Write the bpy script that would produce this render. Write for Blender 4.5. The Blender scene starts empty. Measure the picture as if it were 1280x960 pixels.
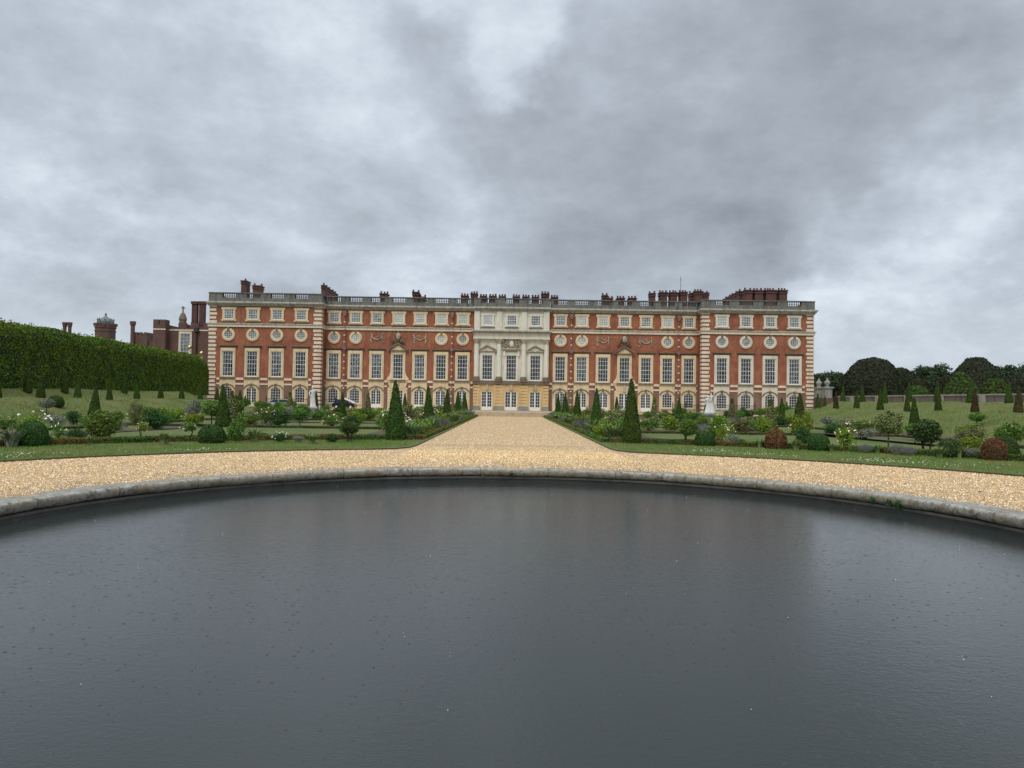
import bpy, bmesh, math, random
import numpy as np
from mathutils import Vector, Matrix, Euler

R = math.radians
random.seed(7)
RNG = np.random.default_rng(11)
scene = bpy.context.scene
COL = scene.collection

# ------------------------------------------------------------------ camera
EYE, FPX, ROLL, PITCH, YAW = 1.9, 920.0, 0.0148, R(1.31), -0.0028
cam_data = bpy.data.cameras.new('camera')
cam = bpy.data.objects.new('camera', cam_data)
COL.objects.link(cam)
cam_data.sensor_fit = 'HORIZONTAL'
cam_data.sensor_width = 36.0
cam_data.lens = 36.0 * FPX / 1280.0
cam_data.clip_start = 0.1
cam_data.clip_end = 6000.0
CR = Matrix.Rotation(YAW, 3, 'Z') @ Matrix.Rotation(math.pi / 2 + PITCH, 3, 'X') @ Matrix.Rotation(ROLL, 3, 'Z')
CP = Vector((-0.15, 0.0, EYE))
cam.matrix_world = Matrix.Translation(CP) @ CR.to_4x4()
scene.camera = cam


def ray(px, py):
    d = CR @ Vector((px - 640.0, -(py - 480.0), -FPX))
    return d / d.y


def G(px, py, z=0.0):
    """where the sight line of a photo point meets the level z"""
    d = ray(px, py)
    return CP + d * ((z - CP.z) / d.z)


def W(px, py, y):
    """the point of a sight line at distance y"""
    return CP + ray(px, py) * y


# ------------------------------------------------------------------ materials
def node(nt, t, ins=None, **kw):
    n = nt.nodes.new(t)
    for k, v in kw.items():
        setattr(n, k, v)
    for k, v in (ins or {}).items():
        if isinstance(v, bpy.types.NodeSocket):
            nt.links.new(v, n.inputs[k])
        else:
            n.inputs[k].default_value = v
    return n


def c4(c):
    return (c[0], c[1], c[2], 1.0)


def ramp(nt, fac, stops, interp='LINEAR'):
    n = nt.nodes.new('ShaderNodeValToRGB')
    cr = n.color_ramp
    cr.interpolation = interp
    while len(cr.elements) < len(stops):
        cr.elements.new(0.5)
    for e, (p, c) in zip(cr.elements, stops):
        e.position = p
        e.color = c4(c) if not isinstance(c, (int, float)) else (c, c, c, 1)
    nt.links.new(fac, n.inputs[0])
    return n.outputs[0]


def mixc(nt, fac, a, b, mode='MIX'):
    n = nt.nodes.new('ShaderNodeMix')
    n.data_type = 'RGBA'
    n.blend_type = mode
    for i, v in ((0, fac), (6, a), (7, b)):
        if isinstance(v, bpy.types.NodeSocket):
            nt.links.new(v, n.inputs[i])
        else:
            n.inputs[i].default_value = v if i == 0 else c4(v)
    return n.outputs[2]


def math_(nt, op, a, b=None, c=None):
    n = nt.nodes.new('ShaderNodeMath')
    n.operation = op
    for i, v in enumerate((a, b, c)):
        if v is None:
            continue
        if isinstance(v, bpy.types.NodeSocket):
            nt.links.new(v, n.inputs[i])
        else:
            n.inputs[i].default_value = v
    return n.outputs[0]


def new_mat(name):
    m = bpy.data.materials.new(name)
    m.use_nodes = True
    nt = m.node_tree
    bsdf = nt.nodes['Principled BSDF']
    return m, nt, bsdf


def noise(nt, vec, scale, detail=4, rough=0.55):
    n = node(nt, 'ShaderNodeTexNoise', {'Vector': vec, 'Scale': scale, 'Detail': detail, 'Roughness': rough})
    return n.outputs['Fac']


def objco(nt):
    return nt.nodes.new('ShaderNodeTexCoord').outputs['Object']


def worldco(nt):
    return nt.nodes.new('ShaderNodeNewGeometry').outputs['Position']


def mat_stone(name, c1, c2, dirt=(0.16, 0.14, 0.11), dirt_amt=0.35, rough=0.75, scale=0.9):
    m, nt, b = new_mat(name)
    v = worldco(nt)
    col = mixc(nt, noise(nt, v, scale, 6), c1, c2)
    st = node(nt, 'ShaderNodeMapping', {'Vector': v, 'Scale': (1.6, 1.6, 0.35)}).outputs[0]
    d = ramp(nt, noise(nt, st, 1.3, 7, 0.65), [(0.47, 0.0), (0.72, 1.0)])
    col = mixc(nt, math_(nt, 'MULTIPLY', d, dirt_amt), col, dirt)
    nt.links.new(col, b.inputs['Base Color'])
    b.inputs['Roughness'].default_value = rough
    bp = node(nt, 'ShaderNodeBump', {'Height': noise(nt, v, 14, 5), 'Strength': 0.4, 'Distance': 0.02})
    nt.links.new(bp.outputs[0], b.inputs['Normal'])
    return m


def mat_brick(name, c1, c2, c3, mortar):
    m, nt, b = new_mat(name)
    v = worldco(nt)
    sep = node(nt, 'ShaderNodeSeparateXYZ', {'Vector': v})
    u = math_(nt, 'ADD', sep.outputs[0], sep.outputs[1])
    comb = node(nt, 'ShaderNodeCombineXYZ', {'X': u, 'Y': sep.outputs[2]}).outputs[0]
    bt = node(nt, 'ShaderNodeTexBrick', {'Vector': comb, 'Scale': 1.0, 'Color1': c4(c1), 'Color2': c4(c2), 'Mortar': c4(mortar),
                                         'Mortar Size': 0.006, 'Brick Width': 0.23, 'Row Height': 0.075, 'Bias': 0.0})
    patch = ramp(nt, noise(nt, v, 0.75, 8, 0.7), [(0.4, 0.0), (0.62, 1.0)])
    col = mixc(nt, math_(nt, 'MULTIPLY', patch, 0.8), bt.outputs[0], c3)
    pale = ramp(nt, noise(nt, v, 2.1, 8, 0.75), [(0.55, 0.0), (0.7, 1.0)])
    col = mixc(nt, math_(nt, 'MULTIPLY', pale, 0.55), col, tuple(min(1.0, x * 1.25 + 0.05) for x in c1))
    st = node(nt, 'ShaderNodeMapping', {'Vector': v, 'Scale': (2.2, 2.2, 0.3)}).outputs[0]
    d = ramp(nt, noise(nt, st, 1.0, 6, 0.65), [(0.5, 0.0), (0.75, 1.0)])
    col = mixc(nt, math_(nt, 'MULTIPLY', d, 0.6), col, (0.10, 0.05, 0.04))
    rain = node(nt, 'ShaderNodeMapping', {'Vector': v, 'Scale': (5.0, 5.0, 0.16)}).outputs[0]
    rd = ramp(nt, noise(nt, rain, 1.0, 5, 0.6), [(0.56, 0.0), (0.72, 1.0)])
    col = mixc(nt, math_(nt, 'MULTIPLY', rd, 0.4), col, (0.16, 0.085, 0.065))
    nt.links.new(col, b.inputs['Base Color'])
    b.inputs['Roughness'].default_value = 0.8
    bp = node(nt, 'ShaderNodeBump', {'Height': bt.outputs[1], 'Strength': 0.3, 'Distance': 0.01}, invert=True)
    nt.links.new(bp.outputs[0], b.inputs['Normal'])
    return m


def mat_plain(name, c, rough=0.6, metal=0.0, var=0.25, scale=3.0):
    m, nt, b = new_mat(name)
    v = worldco(nt)
    dark = tuple(x * (1 - var) for x in c)
    lite = tuple(min(1, x * (1 + var)) for x in c)
    nt.links.new(mixc(nt, noise(nt, v, scale, 5), dark, lite), b.inputs['Base Color'])
    b.inputs['Roughness'].default_value = rough
    b.inputs['Metallic'].default_value = metal
    return m


def mat_leaf(name, stops, rough=0.55, patch=None, patch_amt=0.5, patch_scale=0.8):
    """each leaf takes its own colour; patches of another growth on top"""
    m, nt, b = new_mat(name)
    g = nt.nodes.new('ShaderNodeNewGeometry')
    n = len(stops)
    col = ramp(nt, g.outputs['Random Per Island'], [(i / max(1, n - 1), s) for i, s in enumerate(stops)])
    if patch:
        f = ramp(nt, noise(nt, g.outputs['Position'], patch_scale, 4), [(0.42, 0.0), (0.62, 1.0)])
        col = mixc(nt, math_(nt, 'MULTIPLY', f, patch_amt), col, patch)
    oi = nt.nodes.new('ShaderNodeObjectInfo')
    hsv = node(nt, 'ShaderNodeHueSaturation', {'Color': col, 'Saturation': 1.08})
    nt.links.new(math_(nt, 'MULTIPLY_ADD', oi.outputs['Random'], 0.05, 0.475), hsv.inputs['Hue'])
    nt.links.new(math_(nt, 'MULTIPLY_ADD', oi.outputs['Random'], 0.5, 1.22), hsv.inputs['Value'])
    nt.links.new(hsv.outputs[0], b.inputs['Base Color'])
    b.inputs['Roughness'].default_value = 0.7
    b.inputs['Specular IOR Level'].default_value = 0.12
    return m


M = {}
M['brick'] = mat_brick('red_brick', (0.43, 0.140, 0.064), (0.32, 0.094, 0.047), (0.24, 0.072, 0.042), (0.36, 0.22, 0.15))
M['brick_low'] = mat_brick('brown_brick', (0.28, 0.150, 0.105), (0.22, 0.118, 0.085), (0.18, 0.105, 0.08), (0.32, 0.25, 0.20))
M['brick_old'] = mat_brick('old_brick', (0.15, 0.058, 0.045), (0.11, 0.048, 0.040), (0.10, 0.055, 0.045), (0.19, 0.15, 0.13))
M['brick_chim'] = mat_brick('chimney_brick', (0.13, 0.038, 0.028), (0.09, 0.030, 0.024), (0.06, 0.026, 0.024), (0.13, 0.09, 0.08))
M['cream'] = mat_stone('cream_stone', (0.72, 0.55, 0.31), (0.80, 0.66, 0.44), dirt_amt=0.4)
M['yellow'] = mat_stone('yellow_stone', (0.66, 0.44, 0.19), (0.76, 0.56, 0.30), dirt_amt=0.45)
M['pale'] = mat_stone('pale_stone', (0.68, 0.61, 0.47), (0.78, 0.72, 0.60), dirt_amt=0.35)
M['white_stone'] = mat_stone('white_stone', (0.72, 0.68, 0.57), (0.80, 0.77, 0.68), dirt=(0.34, 0.31, 0.25), dirt_amt=0.4)
M['band'] = mat_stone('band_stone', (0.70, 0.60, 0.45), (0.82, 0.74, 0.60), dirt_amt=0.35)
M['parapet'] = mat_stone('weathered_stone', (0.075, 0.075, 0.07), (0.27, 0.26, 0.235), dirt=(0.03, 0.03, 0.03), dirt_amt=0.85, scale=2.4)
M['cornice'] = mat_stone('cornice_stone', (0.42, 0.39, 0.33), (0.58, 0.54, 0.47), dirt=(0.08, 0.08, 0.075), dirt_amt=0.65)
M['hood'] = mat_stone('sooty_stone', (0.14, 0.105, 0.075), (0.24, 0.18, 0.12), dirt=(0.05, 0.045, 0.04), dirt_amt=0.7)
M['carve'] = mat_stone('carved_stone', (0.42, 0.35, 0.25), (0.55, 0.47, 0.35), dirt=(0.10, 0.09, 0.08), dirt_amt=0.8, scale=3)
M['lead'] = mat_plain('lead', (0.17, 0.19, 0.20), 0.5, 0.0, 0.4, 2)
M['rust_lead'] = mat_plain('old_pipe_lead', (0.22, 0.13, 0.12), 0.55, 0.0, 0.4, 3)
M['sash'] = mat_plain('sash_paint', (0.80, 0.80, 0.77), 0.45, 0, 0.06)
M['iron'] = mat_plain('black_iron', (0.03, 0.03, 0.033), 0.5, 0, 0.3)
M['marble'] = mat_stone('white_marble', (0.72, 0.71, 0.68), (0.82, 0.81, 0.78), dirt=(0.30, 0.29, 0.26), dirt_amt=0.5, scale=4)
M['plinth'] = mat_stone('grey_plinth_stone', (0.24, 0.235, 0.22), (0.34, 0.33, 0.30), dirt=(0.09, 0.09, 0.075), dirt_amt=0.7)
M['gold'] = mat_plain('gilding', (0.80, 0.58, 0.22), 0.28, 0.85, 0.1)
M['bark'] = mat_plain('bark', (0.075, 0.06, 0.045), 0.85, 0, 0.4, 12)
M['soil'] = mat_plain('garden_soil', (0.085, 0.060, 0.042), 0.9, 0, 0.5, 5)
M['step'] = mat_stone('step_stone', (0.46, 0.35, 0.22), (0.55, 0.44, 0.30), dirt=(0.16, 0.11, 0.07), dirt_amt=0.6, scale=2)


def mat_pane(name, base, rough, ior, spread):
    m, nt, b = new_mat(name)
    v = worldco(nt)
    sc = node(nt, 'ShaderNodeMapping', {'Vector': v, 'Scale': (1 / 0.37, 1.0, 1 / 0.6)}).outputs[0]
    wn = node(nt, 'ShaderNodeTexVoronoi', {'Vector': sc, 'Scale': 1.0})
    sep = node(nt, 'ShaderNodeSeparateColor', {'Color': wn.outputs['Color']})
    dk = tuple(x * (1 - spread) for x in base)
    lt = tuple(min(0.9, x * (1 + spread)) for x in base)
    nt.links.new(mixc(nt, sep.outputs[0], dk, lt), b.inputs['Base Color'])
    b.inputs['Roughness'].default_value = rough
    b.inputs['IOR'].default_value = ior
    bp = node(nt, 'ShaderNodeBump', {'Height': noise(nt, v, 1.7, 3), 'Strength': 0.35, 'Distance': 0.3})
    nt.links.new(bp.outputs[0], b.inputs['Normal'])
    return m


M['pane'] = mat_pane('old_glass', (0.022, 0.027, 0.036), 0.06, 1.75, 0.95)
M['pane_dim'] = mat_pane('grey_old_glass', (0.075, 0.085, 0.10), 0.07, 1.8, 0.9)
M['pane_mid'] = mat_pane('curtained_glass', (0.17, 0.19, 0.21), 0.10, 1.8, 0.5)
M['pane_blind'] = mat_pane('blind_glass', (0.50, 0.52, 0.50), 0.12, 1.7, 0.15)

# foliage
M['yew'] = mat_leaf('yew_leaf', [(0.013, 0.032, 0.008), (0.032, 0.062, 0.014), (0.066, 0.100, 0.022)], patch=(0.06, 0.07, 0.016), patch_amt=0.3)
M['yew_bronze'] = mat_leaf('bronzed_yew_leaf', [(0.022, 0.020, 0.010), (0.055, 0.040, 0.018), (0.085, 0.060, 0.024)])
M['box'] = mat_leaf('box_leaf', [(0.030, 0.060, 0.014), (0.065, 0.115, 0.026), (0.12, 0.165, 0.045)], patch=(0.17, 0.085, 0.030), patch_amt=0.8, patch_scale=0.4)
M['dome'] = mat_leaf('dome_leaf', [(0.012, 0.034, 0.010), (0.030, 0.065, 0.016), (0.06, 0.11, 0.025)])
M['red_dome'] = mat_leaf('russet_leaf', [(0.07, 0.026, 0.016), (0.14, 0.060, 0.032), (0.20, 0.11, 0.06)], patch=(0.05, 0.07, 0.025), patch_amt=0.4, patch_scale=1.5)
M['hedge'] = mat_leaf('hornbeam_leaf', [(0.018, 0.044, 0.008), (0.056, 0.110, 0.020), (0.14, 0.225, 0.040)], patch=(0.13, 0.16, 0.022), patch_amt=0.4, patch_scale=0.5)
M['shrub'] = mat_leaf('shrub_leaf', [(0.026, 0.058, 0.014), (0.070, 0.125, 0.028), (0.145, 0.205, 0.052)])
M['bright'] = mat_leaf('bright_leaf', [(0.055, 0.10, 0.016), (0.125, 0.19, 0.032), (0.21, 0.28, 0.06)])
M['dark'] = mat_leaf('dark_leaf', [(0.012, 0.032, 0.012), (0.030, 0.066, 0.022), (0.066, 0.110, 0.036)])
M['grey'] = mat_leaf('grey_leaf', [(0.075, 0.085, 0.065), (0.15, 0.165, 0.125), (0.25, 0.26, 0.20)])
M['varieg'] = mat_leaf('variegated_leaf', [(0.035, 0.055, 0.022), (0.10, 0.115, 0.045), (0.28, 0.26, 0.13)])
M['strap'] = mat_leaf('strap_leaf', [(0.065, 0.105, 0.040), (0.125, 0.175, 0.070), (0.21, 0.25, 0.12)])
M['lav_leaf'] = mat_leaf('lavender_leaf', [(0.07, 0.09, 0.055), (0.12, 0.15, 0.09), (0.18, 0.20, 0.13)])
M['lav'] = mat_leaf('lavender_flower', [(0.075, 0.085, 0.075), (0.12, 0.12, 0.14), (0.18, 0.17, 0.20)])
M['petal_white'] = mat_leaf('white_petal', [(0.72, 0.70, 0.64), (0.80, 0.78, 0.70), (0.82, 0.72, 0.62)])
M['petal_pink'] = mat_leaf('pink_petal', [(0.62, 0.30, 0.28), (0.72, 0.45, 0.38), (0.78, 0.62, 0.48)])
M['petal_yellow'] = mat_leaf('cream_petal', [(0.72, 0.60, 0.33), (0.80, 0.72, 0.48), (0.78, 0.55, 0.36)])
M['woods'] = mat_leaf('woodland_leaf', [(0.014, 0.024, 0.013), (0.028, 0.044, 0.022), (0.052, 0.074, 0.038)])
M['bigyew'] = mat_leaf('old_yew_leaf', [(0.009, 0.014, 0.008), (0.019, 0.027, 0.013), (0.038, 0.046, 0.020)], patch=(0.042, 0.036, 0.016), patch_amt=0.4, patch_scale=0.3)
M['topgreen'] = mat_leaf('topiary_leaf', [(0.020, 0.038, 0.012), (0.042, 0.068, 0.020), (0.080, 0.105, 0.030)])
M['blade'] = mat_leaf('grass_blade', [(0.050, 0.095, 0.020), (0.095, 0.165, 0.036), (0.17, 0.215, 0.075)], patch=(0.19, 0.17, 0.075), patch_amt=0.7, patch_scale=0.4)
M['twig'] = mat_plain('dark_twigs', (0.018, 0.022, 0.012), 0.9, 0, 0.5, 6)


def mat_lawn(name, c1, c2, c3):
    m, nt, b = new_mat(name)
    v = worldco(nt)
    col = mixc(nt, ramp(nt, noise(nt, v, 0.22, 6, 0.6), [(0.35, 0.0), (0.65, 1.0)]), c1, c2)
    col = mixc(nt, ramp(nt, noise(nt, v, 0.9, 8, 0.7), [(0.45, 0.0), (0.7, 1.0)]), col, c3)
    fine = noise(nt, v, 26, 4, 0.7)
    col = mixc(nt, 0.55, col, ramp(nt, fine, [(0.3, 0.1), (0.7, 1.0)]), 'MULTIPLY')
    nt.links.new(col, b.inputs['Base Color'])
    b.inputs['Roughness'].default_value = 0.85
    b.inputs['Specular IOR Level'].default_value = 0.2
    bp = node(nt, 'ShaderNodeBump', {'Height': fine, 'Strength': 0.8, 'Distance': 0.05})
    nt.links.new(bp.outputs[0], b.inputs['Normal'])
    return m


M['lawn'] = mat_lawn('mown_lawn', (0.095, 0.185, 0.036), (0.165, 0.225, 0.065), (0.29, 0.245, 0.115))
M['bank'] = mat_lawn('bank_grass', (0.140, 0.185, 0.045), (0.200, 0.230, 0.068), (0.245, 0.215, 0.095))
M['terrace_grass'] = mat_lawn('terrace_grass', (0.135, 0.175, 0.055), (0.19, 0.205, 0.080), (0.25, 0.22, 0.12))


def mat_gravel():
    m, nt, b = new_mat('gravel_stones')
    v = worldco(nt)
    vo = node(nt, 'ShaderNodeTexVoronoi', {'Vector': v, 'Scale': 13.0, 'Randomness': 1.0})
    sep = node(nt, 'ShaderNodeSeparateColor', {'Color': vo.outputs['Color']})
    col = ramp(nt, sep.outputs[0], [(0.0, (0.20, 0.11, 0.045)), (0.22, (0.44, 0.275, 0.12)), (0.55, (0.58, 0.395, 0.205)), (0.82, (0.68, 0.50, 0.295)), (1.0, (0.84, 0.72, 0.52))])
    vo2 = node(nt, 'ShaderNodeTexVoronoi', {'Vector': v, 'Scale': 46.0})
    sep2 = node(nt, 'ShaderNodeSeparateColor', {'Color': vo2.outputs['Color']})
    col = mixc(nt, 0.4, col, ramp(nt, sep2.outputs[1], [(0.0, (0.22, 0.135, 0.065)), (1.0, (0.66, 0.49, 0.30))]))
    col = mixc(nt, math_(nt, 'MULTIPLY', ramp(nt, noise(nt, v, 0.5, 6), [(0.4, 0.0), (0.7, 1.0)]), 0.35), col, (0.50, 0.33, 0.17))
    gap = ramp(nt, vo.outputs['Distance'], [(0.55, 0.0), (0.85, 1.0)])
    col = mixc(nt, math_(nt, 'MULTIPLY', gap, 0.6), col, (0.22, 0.14, 0.075))
    # damp patches, most of them along the kerb
    pv = node(nt, 'ShaderNodeVectorMath', {0: v, 1: (0.0, 11.5, 0.0)}, operation='SUBTRACT').outputs[0]
    rad = node(nt, 'ShaderNodeVectorMath', {0: pv}, operation='LENGTH').outputs['Value']
    near = node(nt, 'ShaderNodeMapRange', {'Value': rad, 'From Min': 9.3, 'From Max': 11.2, 'To Min': 0.30, 'To Max': 0.0}, interpolation_type='SMOOTHSTEP').outputs[0]
    damp = ramp(nt, math_(nt, 'ADD', noise(nt, v, 0.7, 7, 0.65), near), [(0.56, 0.0), (0.74, 1.0)])
    col = mixc(nt, math_(nt, 'MULTIPLY', damp, 0.6), col, (0.20, 0.135, 0.07))
    nt.links.new(math_(nt, 'MULTIPLY_ADD', damp, -0.35, 0.6), b.inputs['Roughness'])
    nt.links.new(col, b.inputs['Base Color'])
    bp = node(nt, 'ShaderNodeBump', {'Height': vo.outputs['Distance'], 'Strength': 0.7, 'Distance': 0.03}, invert=True)
    nt.links.new(bp.outputs[0], b.inputs['Normal'])
    return m


M['gravel'] = mat_gravel()
M['pebble'] = mat_leaf('pebble', [(0.10, 0.06, 0.026), (0.36, 0.22, 0.10), (0.52, 0.345, 0.185), (0.60, 0.415, 0.235), (0.70, 0.53, 0.345), (0.84, 0.75, 0.60)])


def mat_coping():
    m, nt, b = new_mat('wet_coping_stone')
    v = worldco(nt)
    col = mixc(nt, noise(nt, v, 1.2, 7, 0.6), (0.36, 0.345, 0.30), (0.54, 0.52, 0.465))
    och = ramp(nt, noise(nt, v, 3.4, 8, 0.7), [(0.46, 0.0), (0.66, 1.0)])
    col = mixc(nt, math_(nt, 'MULTIPLY', och, 0.85), col, (0.25, 0.165, 0.075))
    dk = ramp(nt, noise(nt, v, 9.0, 8, 0.75), [(0.48, 0.0), (0.60, 1.0)])
    col = mixc(nt, math_(nt, 'MULTIPLY', dk, 0.85), col, (0.055, 0.05, 0.035))
    lich = ramp(nt, noise(nt, v, 6.0, 5, 0.6), [(0.62, 0.0), (0.68, 1.0)])
    col = mixc(nt, math_(nt, 'MULTIPLY', lich, 0.6), col, (0.55, 0.55, 0.50))
    # slab joints every few metres round the ring
    p = node(nt, 'ShaderNodeVectorMath', {0: v, 1: (0.0, 11.5, 0.0)}, operation='SUBTRACT').outputs[0]
    sep = node(nt, 'ShaderNodeSeparateXYZ', {'Vector': p})
    ang = math_(nt, 'ARCTAN2', sep.outputs[0], sep.outputs[1])
    fr = math_(nt, 'FRACT', math_(nt, 'MULTIPLY', ang, 4.7))
    j = math_(nt, 'LESS_THAN', math_(nt, 'ABSOLUTE', math_(nt, 'SUBTRACT', fr, 0.5)), 0.010)
    col = mixc(nt, math_(nt, 'MULTIPLY', j, 0.8), col, (0.05, 0.045, 0.04))
    nt.links.new(col, b.inputs['Base Color'])
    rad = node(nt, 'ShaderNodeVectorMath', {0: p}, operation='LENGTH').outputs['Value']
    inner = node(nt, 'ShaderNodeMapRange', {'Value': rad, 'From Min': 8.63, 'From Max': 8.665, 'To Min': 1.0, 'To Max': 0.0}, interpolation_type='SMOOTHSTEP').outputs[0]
    shade_alg = mixc(nt, noise(nt, v, 5.0, 7, 0.7), (0.05, 0.045, 0.028), (0.34, 0.275, 0.16))  # water-side face darkened: its shade painted in with the brown algae
    col = mixc(nt, math_(nt, 'MULTIPLY', inner, 0.62), col, shade_alg)
    wet = ramp(nt, noise(nt, v, 0.8, 4), [(0.40, 0.08), (0.66, 0.40)])
    nt.links.new(wet, b.inputs['Roughness'])
    nt.links.new(col, b.inputs['Base Color'])
    bp = node(nt, 'ShaderNodeBump', {'Height': noise(nt, v, 11, 7, 0.7), 'Strength': 0.8, 'Distance': 0.04})
    nt.links.new(bp.outputs[0], b.inputs['Normal'])
    return m


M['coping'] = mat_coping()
M['kerb_dark'] = mat_stone('slimy_stone', (0.06, 0.055, 0.045), (0.13, 0.12, 0.10), dirt=(0.02, 0.022, 0.016), dirt_amt=0.8, rough=0.3, scale=5)


def mat_water():
    m, nt, b = new_mat('rain_pitted_water')
    v = worldco(nt)
    b.inputs['Base Color'].default_value = (0.030, 0.037, 0.035, 1)
    b.inputs['Roughness'].default_value = 0.04
    b.inputs['IOR'].default_value = 1.38
    st = node(nt, 'ShaderNodeMapping', {'Vector': v, 'Scale': (1.0, 1.5, 1.0), 'Rotation': (0, 0, 0.25)}).outputs[0]
    h = math_(nt, 'MULTIPLY', noise(nt, st, 11.0, 3, 0.55), math_(nt, 'MULTIPLY_ADD', noise(nt, v, 0.35, 3), 2.2, -0.2))
    h = math_(nt, 'ADD', h, math_(nt, 'MULTIPLY', noise(nt, st, 34.0, 2, 0.5), 0.7))
    h = math_(nt, 'ADD', h, math_(nt, 'MULTIPLY', noise(nt, st, 85.0, 2, 0.6), 0.2))
    h = math_(nt, 'ADD', h, math_(nt, 'MULTIPLY', noise(nt, st, 2.2, 3), 0.5))
    for scale, seed, thr in ((3.4, 3.1, 0.84), (8.5, 9.7, 0.72)):
        off = node(nt, 'ShaderNodeVectorMath', {0: v, 1: (seed, seed * 1.7, 0)}, operation='ADD').outputs[0]
        vo = node(nt, 'ShaderNodeTexVoronoi', {'Vector': off, 'Scale': scale}, voronoi_dimensions='2D')
        sep = node(nt, 'ShaderNodeSeparateColor', {'Color': vo.outputs['Color']})
        on = math_(nt, 'GREATER_THAN', sep.outputs[0], thr)
        dist = vo.outputs['Distance']
        rr = math_(nt, 'SINE', math_(nt, 'MULTIPLY', dist, 95.0))
        size = math_(nt, 'MULTIPLY_ADD', sep.outputs[1], 0.26, 0.05)
        fall = math_(nt, 'MAXIMUM', math_(nt, 'SUBTRACT', 1.0, math_(nt, 'DIVIDE', dist, size)), 0.0)
        rings = math_(nt, 'MULTIPLY', math_(nt, 'MULTIPLY', rr, fall), on)
        h = math_(nt, 'ADD', h, math_(nt, 'MULTIPLY', rings, 0.22))
    bp = node(nt, 'ShaderNodeBump', {'Height': h, 'Strength': 0.23, 'Distance': 0.012})
    nt.links.new(bp.outputs[0], b.inputs['Normal'])
    return m


M['water'] = mat_water()


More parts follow.
